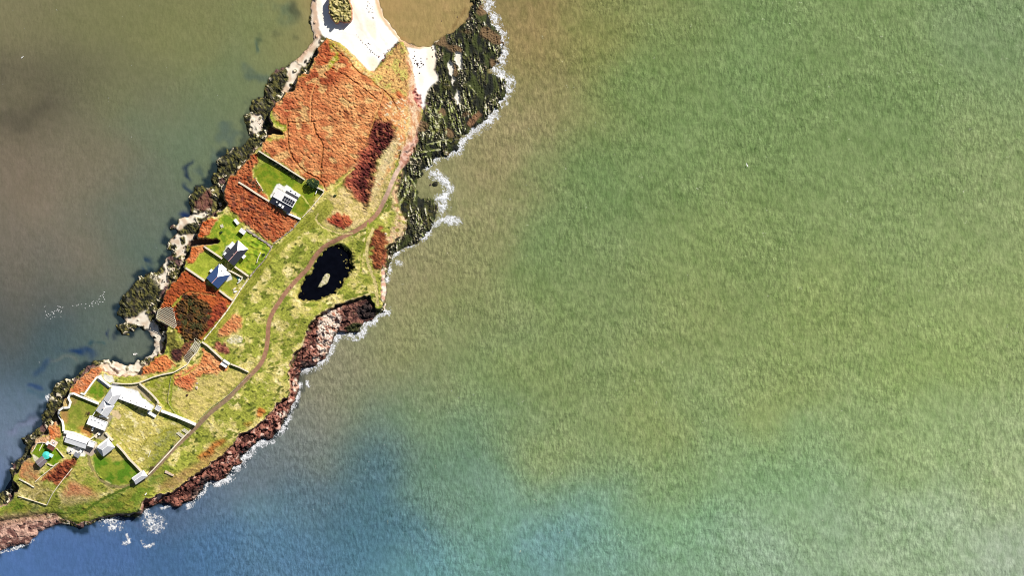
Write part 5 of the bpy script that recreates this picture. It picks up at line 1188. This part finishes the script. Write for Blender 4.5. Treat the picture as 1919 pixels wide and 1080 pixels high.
# --- slatted timber frames
def clip_line(poly, p, d):
    ts = []
    n = len(poly)
    for i in range(n):
        a, b_ = np.array(poly[i], float), np.array(poly[(i + 1) % n], float); e_ = b_ - a; den_ = d[0] * e_[1] - d[1] * e_[0]
        if abs(den_) < 1e-9: continue
        w_ = a - p; t = (w_[0] * e_[1] - w_[1] * e_[0]) / den_; s_ = (w_[0] * d[1] - w_[1] * d[0]) / den_
        if -1e-6 <= s_ <= 1 + 1e-6: ts.append(t)
    return (min(ts), max(ts)) if len(ts) >= 2 else None
def slats(name, label, poly, a, b_, n, gap, w, zoff, frame_w=.3, m_=timber_p):
    c = np.mean(poly, axis=0); zb = max(gz(*p) for p in poly) * .5 + gz(*c) * .5 + zoff
    root = empty(name, P(*c, gz(*c))); tag(root, label, 'timber frame'); o0 = root.location
    a = np.array(a, float); d = np.array(b_, float) - a; d /= np.hypot(*d); nrm = np.array((d[1], -d[0]))
    for k in range(n):
        p = a + nrm * (gap * k + .6); r_ = clip_line(poly, p, d)
        if r_ is None or r_[1] - r_[0] < 2: continue
        bm = bmesh.new(); s_, e_ = p + d * r_[0], p + d * r_[1]; beam(bm, P(*s_, zb) - o0, P(*e_, zb) - o0, w * rs.uniform(.7, 1.25), .16); new_mesh('slat', bm, m_, root)
    for i in range(len(poly)):
        p, q = poly[i], poly[(i + 1) % len(poly)]
        bm = bmesh.new(); beam(bm, P(*p, zb - .16) - o0, P(*q, zb - .16) - o0, frame_w, .15); new_mesh('frame_beam', bm, m_, root)
        bm = bmesh.new(); beam(bm, P(*p, min(gz(*p), zb) - 1.2) - o0, P(*p, zb - .24) - o0, .25, .25); new_mesh('post', bm, timber, root)
slats('slatted_terrace', 'large half round slatted timber frame on the cliff edge above the cove', [(294,597),(295,591),(297,582),(304,577),(313,574.5),(323,575),(329,585),(328,595),(331,605),(332,610),(327,615.5)], (294,597), (327,615.5), 11, 3.0, .30, .35)
slats('ladder_frame', 'ladder like timber frame lying beside the dark purple scrub', [(357,653.5),(369,662.5),(377.5,646),(374,639),(365,632),(366,641)], (357,653.5), (369,662.5), 9, 2.1, .3, .5)
slats('timber_trestle', 'slatted timber bed frame by the track, lower of two', [(330.5,812.5),(341,820.5),(345.5,817),(335.5,810)], (330.5,812.5), (341,820.5), 4, 1.5, .35, .5)
slats('timber_trestle', 'slatted timber bed frame by the track, upper of two', [(341,807.5),(352,814),(355.5,810.5),(346,803.5)], (341,807.5), (352,814), 4, 1.6, .35, .5)
slats('ladder_frame', 'narrow dark ladder frame leading down to the purple scrub hollow', [(345,671),(356,655),(366,662),(353,682)], (345,671), (353,682), 8, 2.4, .22, .35, .2, timber)

# --- the dark tree, shrubs
leaf_m = mat('dark_leaves', (.030, .062, .018), .7, .3, .5, .8, 0)
leaf_o = mat('olive_leaves', (.085, .09, .03), .75, .2, .5, .8, 0)
leaf_b = mat('brown_twigs', (.10, .055, .035), .85, .1, .5, .8, 0)
def leafy(bm, rs_, lobes, n, size):
    for _ in range(n):
        lx, ly, lz, lr = rs_.choice(lobes); a = rs_.uniform(0, 2 * math.pi); u_ = rs_.uniform(-.55, 1); rad = lr * (rs_.uniform(.45, 1.0) ** .5); k = math.sqrt(max(0, 1 - u_ * u_))
        c = Vector((lx + rad * k * math.cos(a), ly + rad * k * math.sin(a), lz + rad * u_ * .85))
        d1 = Vector((rs_.uniform(-1, 1), rs_.uniform(-1, 1), rs_.uniform(-.5, .5))).normalized(); d2 = d1.cross(Vector((rs_.uniform(-.6, .6), rs_.uniform(-.6, .6), 1))).normalized(); s_ = size * rs_.uniform(.6, 1.3)
        bm.faces.new([bm.verts.new(c + d1 * s_ * i + d2 * s_ * .6 * j + Vector((0, 0, -.15 * s_ * abs(i)))) for i, j in ((-1, 0), (0, -1), (1, 0), (0, 1))])
def plant(name, label, cat, px, py, lobes, n, size, m_, trunk=None, group=None, seed=1):
    rs_ = random.Random(seed); root = empty(name, P(px, py, gz(px, py))); tag(root, label, cat, group)
    bm = bmesh.new(); leafy(bm, rs_, lobes, n, size); me = bpy.data.meshes.new('crown'); bm.to_mesh(me); bm.free(); link('crown' if trunk else 'foliage', me, m_, root)
    bm = bmesh.new(); th = trunk or .5
    def limb(a, b_, r0, r1):
        a, b_ = Vector(a), Vector(b_); d = (b_ - a).normalized(); s1 = d.orthogonal().normalized(); s2 = d.cross(s1); q = []
        for p, r in ((a, r0), (b_, r1)): q.append([bm.verts.new(p + (s1 * math.cos(t) + s2 * math.sin(t)) * r) for t in [i * math.pi / 3 for i in range(6)]])
        for i in range(6): bm.faces.new((q[0][i], q[0][(i + 1) % 6], q[1][(i + 1) % 6], q[1][i]))
    limb((0, 0, -.5), (.1, 0, th), .07 * th + .05, .05 * th + .03)
    for lx, ly, lz, lr in lobes: limb((.1, 0, th * .9), (lx * .8, ly * .8, lz), .04 * th + .03, .03)
    new_mesh('trunk' if trunk else 'stem', bm, bark, root)
    return root
plant('garden_tree', 'dark green round tree at the corner of the lawn of the solar house', 'tree', 587, 344, [(-2.2, .8, 3.6, 2.0), (.2, 1.2, 4.2, 2.3), (2.4, .2, 3.8, 2.0), (.4, -1.4, 3.6, 2.0), (-1.2, -.6, 4.4, 1.7), (2.0, -1.6, 3.0, 1.4), (3.3, .9, 2.8, 1.0), (-2.8, -.4, 2.8, 1.2)], 3400, .27, leaf_m, 2.6, seed=4)
for i, (x, y, r_) in enumerate(((508,302,.9),(515,306,1.0),(523,311,1.2),(530,316,1.1),(537,320,1.0),(545,326,1.1),(552,331,1.5),(559,334,1.3))):
    plant('shrub', 'low dark shrub at the foot of the long stone wall of the solar house', 'shrub', x, y, [(0, 0, .6 * r_, r_), (.7 * r_, .2, .5, .7 * r_), (-.5 * r_, -.4, .5, .7 * r_)], 170, .2, leaf_m if i % 3 else leaf_o, None, 'shrubs along the long stone wall', 10 + i)
for i, (x, y, r_) in enumerate(((470,338,1.3),(476,343,1.1),(482,350,1.4),(466,333,1.0),(487,357,1.2),(474,350,1.0))):
    plant('shrub', 'brown leafless shrub west of the lawn of the solar house', 'shrub', x, y, [(0, 0, .6 * r_, r_), (.6 * r_, .4, .5, .8 * r_)], 170, .2, leaf_b if i % 2 else leaf_o, None, 'shrubs west of the solar house', 30 + i)
for i, (x, y, r_, m_) in enumerate(((348,556,1.6,leaf_b),(358,566,2.0,leaf_o),(366,580,2.2,leaf_o),(374,592,2.4,leaf_o),(384,600,2.0,leaf_b),(356,594,2.2,leaf_b),(362,610,2.4,leaf_o),(376,612,2.2,leaf_o),(352,620,1.8,leaf_b),(368,626,1.9,leaf_b),(346,604,1.7,leaf_o),(386,584,1.8,leaf_b),(392,594,1.5,leaf_o),(338,592,1.6,leaf_o),(336,606,1.5,leaf_b),(344,580,1.6,leaf_b))):
    plant('thorn_bush', 'thorn bush in the dark scrub below the blue slate house', 'bush', x, y, [(0, 0, .9, r_), (r_ * .6, .3, .8, r_ * .7), (-r_ * .5, .5, .8, r_ * .7), (.2, -r_ * .6, .7, r_ * .7)], 340, .24, m_, None, 'thorn bushes in the dark scrub', 50 + i)
for i, (x, y, r_, la) in enumerate(((415,436,.9,'small dark bush on the bright lawn north west of the grey slate house'),(351,741,.7,'lone dark bush in the pale field beside the track'),(628,367,.9,'lone dark bush in the pale grass east of the solar house'),(285,878,1.4,'brown bush in the corner above the gatehouse'),(322,838,1.3,'dark bush below the timber beds beside the track'),(166,775,1.4,'dark bush in the corner of the olive lawn'),(494,478,1.0,'dark bush near the pale screen in the east garden'))):
    plant('bush', la, 'bush', x, y, [(0, 0, .6 * r_, r_), (.6 * r_, .2, .5, .7 * r_)], 180, .2, leaf_m if i % 2 == 0 else leaf_b, None, None, 90 + i)

# --- rocks
def rock_mesh(seed, flat=.6):
    rs_ = random.Random(seed); bm = bmesh.new(); bmesh.ops.create_icosphere(bm, subdivisions=1, radius=1)
    for v in bm.verts: v.co *= rs_.uniform(.72, 1.18); v.co.z *= flat
    bm.normal_update(); me = bpy.data.meshes.new('boulder'); bm.to_mesh(me); bm.free(); return me
rk_dark = mat('dark_rock', A(84,66,64), .9, .2, .35, 1.2, .5, 2.0)
rk_red = mat('red_rock', A(136,80,72), .9, .2, .3, 1.2, .5, 2.0)
rk_pale = mat('pale_rock', A(224,200,176), .9, .2, .15, 1.2, .4, 2.0)
rk_weed = mat('weedy_rock', A(44,44,28), .85, .3, .4, 1.2, .5, 2.0)
def rocks(label, group, m_, spots, smin, smax, seed, flat=.6):
    rs_ = random.Random(seed); mes = [rock_mesh(seed * 10 + k, flat) for k in range(4)]
    for me in mes: me.materials.append(m_)
    for (x, y) in spots:
        o = link('boulder', rs_.choice(mes)); k = rs_.uniform(smin, smax) * S
        o.location = P(x, y, max(hz(x, y), -.2) + k * .15); o.scale = (k * rs_.uniform(.7, 1.4), k, k * rs_.uniform(.8, 1.2)); o.rotation_euler = (0, 0, rs_.uniform(0, 6.28))
        tag(o, label, 'boulder', group)
def scatter(poly, n, seed):
    rs_ = random.Random(seed); poly = np.array(poly); out = []
    x0, y0 = poly.min(0); x1, y1 = poly.max(0)
    while len(out) < n:
        x, y = rs_.uniform(x0, x1), rs_.uniform(y0, y1); ins = False; j = len(poly) - 1
        for i in range(len(poly)):
            if (poly[i][1] > y) != (poly[j][1] > y) and x < (poly[j][0] - poly[i][0]) * (y - poly[i][1]) / (poly[j][1] - poly[i][1]) + poly[i][0]: ins = not ins
            j = i
        if ins: out.append((x, y))
    return out
rocks('dark boulder on the white strip of sand beside the weedy shelf', 'boulders on the eastern white sand', rk_dark, [(777,104),(779,112),(781,118),(789,118),(793,120),(783,121),(789,124),(786,136),(777,142),(810,105),(811,92),(809,88),(776,95),(800,109)] + scatter([(772,108),(790,108),(794,128),(778,130)], 10, 1), .8, 1.9, 1)
rocks('dark pebble line boulder on the broad white beach', 'boulders in a line on the broad white beach', rk_dark, [(668,64),(671,68),(676,74),(679,79),(684,82),(688,87),(692,91),(695,93),(698,97),(702,100),(706,103),(709,105),(690,80),(693,82),(686,84),(694,96),(700,98)], .6, 1.3, 2)
rocks('small dark stone among the shingle at the top of the broad white beach', 'stones at the top of the beach', rk_dark, scatter([(682,0),(692,0),(706,30),(700,36),(688,20)], 26, 3), .4, .9, 3)
rocks('dark red boulder at the foot of the grass where the two beaches meet', 'boulders where the beaches meet', rk_red, scatter([(708,104),(722,96),(742,80),(748,82),(728,104),(716,116)], 26, 4), .8, 2.0, 4)
rocks('fallen red boulder in the broken red cliff of the south east coast', 'boulders in the south east cliff', rk_red, scatter([(300,935),(380,885),(430,855),(480,805),(530,755),(540,770),(480,825),(435,868),(385,905),(320,945)], 60, 5), 1.2, 3.0, 5)
rocks('pale boulder under the bay below the pond', 'pale boulders under the pond bay', rk_pale, scatter([(598,600),(630,585),(632,612),(606,660),(592,668)], 26, 6), 1.0, 2.4, 6)
rocks('dark weedy boulder on the western shore', 'weedy boulders on the western shore', rk_weed, scatter([(400,310),(440,275),(480,230),(500,190),(520,195),(490,260),(450,300),(420,330)], 34, 7) + scatter([(320,440),(340,430),(345,470),(320,500),(310,490)], 12, 8) + scatter([(290,535),(310,520),(315,540),(296,575),(285,570)], 16, 9), .8, 1.7, 7, .4)
rocks('pale boulder on the sandy patches of the western shore', 'pale boulders on the western shore', rk_pale, scatter([(470,215),(494,215),(490,250),(470,250)], 10, 10) + scatter([(325,490),(345,480),(350,500),(320,520),(300,515)], 18, 11), .8, 2.0, 8)
rocks('dark boulder on the pale strand of the cove', 'boulders on the cove strand', rk_dark, scatter([(285,625),(298,628),(300,655),(285,668)], 12, 12), .5, 1.2, 9)
rocks('brown half sunken rock in the shallow lagoon', 'rocks in the lagoon', rk_dark, [(851,20),(852,24),(857,30),(831,30),(829,34),(827,38),(835,28),(829,44),(826,60),(822,60)], .7, 1.8, 10, .4)
for x, y, k, la, m_ in ((815,344,5.5,'dark sea stack ringed by breaking surf off the eastern point',rk_weed),(806,346,2.5,'low dark rock west of the surf ringed stack',rk_dark),(545,539,1.1,'small dark stone lying on the track beside the pond',rk_dark),(240,966,3.2,'white block at the water edge of the southern meadow',rk_pale),(723,438,3.0,'large white boulder at the top of the bracken stained cliff',rk_pale),
                       (369,727,3.0,'pale stone heap at the edge of the round bracken patch',rk_pale),(370,719,2.2,'small pale stone heap at the upper edge of the round bracken patch',rk_pale),(597,497,.1,'',None)):
    if m_ is None: continue
    rocks(la, None, m_, [(x, y)], k, k, int(x), .7); C.objects[-1].pop('group', None) if 'group' in C.objects[-1].keys() else None
root = empty('stone_slab', P(318, 888, gz(318, 888)), -.35); tag(root, 'weathered pale stone slab on the grass above the south cliff', 'slab')
for x, y, sx, sy in ((-2.0, .3, 2.2, 1.8), (.1, .0, 2.0, 1.5), (2.1, -.2, 2.1, 1.3)): bm = bmesh.new(); box(bm, x, y, .3, sx, sy, 1.0, rs.uniform(-.1, .1), .12); new_mesh('block', bm, rk_pale, root)

# --- garden things
root = empty('garden_table', P(417, 424, gz(417, 424)), .5); tag(root, 'pale picnic table on the lawn at the north end of the grey house garden', 'table')
bm = bmesh.new(); box(bm, 0, 0, .76, 2.0, .9, .08); new_mesh('table_top', bm, timber_p, root)
for y in (-.9, .9): bm = bmesh.new(); box(bm, 0, y, .45, 2.0, .35, .07); new_mesh('seat', bm, timber_p, root)
for x in (-.7, .7): bm = bmesh.new(); beam(bm, (x, -.9, 0), (x, .3, .72), .1, .1); beam(bm, (x, .9, 0), (x, -.3, .72), .1, .1); beam(bm, (x, -1, .4), (x, 1, .4), .08, .08); new_mesh('leg_frame', bm, timber, root)
def boat(label, px, py, z, rz, L_, flip=False, m_=paint_w, name='dinghy'):
    root = empty(name, P(px, py, z), rz); tag(root, label, 'boat')
    def outline(k, zz, n=10):
        pts = []
        for i in range(n + 1): t = i / n; pts.append((L_ * (t - .5) * k, L_ * .2 * k * (1 - max(0, (t - .45) / .55) ** 2.2) * (.75 + .25 * min(1, t / .3)), zz))
        return pts + [(p[0], -p[1], p[2]) for p in pts[-2::-1]]
    bm = bmesh.new(); rings = [[bm.verts.new(p) for p in outline(k, zz)] for k, zz in ((.62, -.25), (.9, .05), (1.0, .4), (.92, .4), (.8, .02))]
    for a, b_ in zip(rings[:-1], rings[1:]):
        for i in range(len(a)): bm.faces.new((a[i], a[(i + 1) % len(a)], b_[(i + 1) % len(a)], b_[i]))
    bm.faces.new(rings[0][::-1]); bm.faces.new(rings[-1])
    if flip: bmesh.ops.scale(bm, vec=(1, 1, -1), verts=bm.verts[:]); bmesh.ops.translate(bm, vec=(0, 0, .4), verts=bm.verts[:])
    new_mesh('hull', bm, m_, root)
    if not flip:
        for x in (-.22, .12): bm = bmesh.new(); box(bm, x * L_, 0, .28, .25, L_ * .34, .05); new_mesh('thwart', bm, timber, root)
boat('small white dinghy afloat in the calm cove', 252.5, 664, .15, .15, 3.0)
boat('upturned grey dinghy in the garden corner south of the blue house', 440, 541.5, gz(440, 541), .7, 3.2, True, stone_c, 'upturned_dinghy')
boat('upturned white dinghy beside the bank south of the blue house', 441.5, 547, gz(441, 547), .2, 3.0, True, paint_w, 'upturned_dinghy')
root = empty('groundsheet', P(447, 521, gz(447, 521) + .15), .6); tag(root, 'turquoise sheet with a white bundle lying in the garden of the blue house', 'sheet')
bm = bmesh.new(); box(bm, 0, 0, 0, 1.8, 2.6, .12, 0, .04); new_mesh('sheet', bm, mat('turquoise_sheet', A(90,160,140), .7, .3, .2, 1, .1), root)
bm = bmesh.new(); box(bm, -.3, -1.5, .3, 1.5, 1.1, .8, .3, .2); new_mesh('bundle', bm, felt_w, root)
root = empty('bench', P(274, 926.5, gz(274, 926)), .9); tag(root, 'white bench on the grass at the cliff top near the southern end', 'bench')
bm = bmesh.new(); box(bm, 0, 0, .46, 1.8, .5, .08); new_mesh('seat', bm, paint_w, root)
bm = bmesh.new(); box(bm, 0, .3, .8, 1.8, .08, .5); new_mesh('backrest', bm, paint_w, root)
for x in (-.75, .75): bm = bmesh.new(); box(bm, x, 0, .1, .1, .45, .64); new_mesh('leg', bm, paint_w, root)

# --- seabirds resting on the water
bm = bmesh.new(); bmesh.ops.create_icosphere(bm, subdivisions=2, radius=1)
for v in bm.verts: v.co = Vector((v.co.x * .34 * (1 - .25 * abs(v.co.x)), v.co.y * .15 * (1 - .35 * max(0, -v.co.x)), v.co.z * .13 + .06))
bmesh.ops.create_icosphere(bm, subdivisions=1, radius=.09, matrix=__import__('mathutils').Matrix.Translation((.36, 0, .22)))
bird_w = mat('white_plumage', (.82, .82, .80), .8, .2, .04, 3, 0); bird_g = mat('wing_grey', (.60, .60, .60), .8, .2, .06, 3, 0)
me_b = bpy.data.meshes.new('body'); bm.to_mesh(me_b); bm.free(); me_b.materials.append(bird_w)
bm = bmesh.new(); slab(bm, [(.18, .0, .12), (.22, .45, .24), (.02, .95, .2), (-.16, .88, .2), (-.12, .4, .22), (-.2, 0, .12)], .03); bmesh.ops.recalc_face_normals(bm, faces=bm.faces[:]); me_w = bpy.data.meshes.new('wing'); bm.to_mesh(me_w); bm.free(); me_w.materials.append(bird_g)
bm = bmesh.new(); slab(bm, [(.18, 0, .12), (-.2, 0, .12), (-.12, -.4, .22), (-.16, -.88, .2), (.02, -.95, .2), (.22, -.45, .24)], .03); bmesh.ops.recalc_face_normals(bm, faces=bm.faces[:]); me_w2 = bpy.data.meshes.new('wing'); bm.to_mesh(me_w2); bm.free(); me_w2.materials.append(bird_g)
def bird(px, py, label, group, z=.05, k=1.0):
    root = empty('seabird', P(px, py, z), rs.uniform(0, 6.28)); root.scale = (k, k, k); tag(root, label, 'bird', group)
    link('body', me_b, None, root); link('wing', me_w, None, root); link('wing', me_w2, None, root)
spots = [(194,547.5),(193,551.5),(190.5,554),(186.5,555.5),(192.5,557.5),(194.5,561.5),(184,561),(173,565.5),(170.5,567.5),(180.5,565.5),(186,566),(191,566.5),(177,568.5),(182.5,570.5),(171,570.5),(166.5,573.5),(172,574.5),(159,570),(151,570.5),(145,571.5),(142,573),(134.5,573.5),(158,578),(115.5,576.5),(109,575),(112,576),(107,574.5),(106,580),(109,581.5),(113.5,584),(107.5,583.5),(105,582),(98.5,587),(99,589),(101,583.5),(89,588.5),(86,592),(92,591),(85,590.5),(96,585),(82,575),(83,584),(95.5,585),(111,586),(88,594),(101,594.5),(84,597),(112.5,594),(93,598),(97,595)]
for i, (x, y) in enumerate(spots): bird(x, y, 'white seabird in the scattered flock on the western water', 'flock of seabirds on the western water', k=.62 if i < 42 else .45)
bird(1401, 309, 'single white seabird over the open eastern sea', None, 1.0, 1.5); bird(40, 106, 'single white seabird on the north western water', None, .05, 1.2)
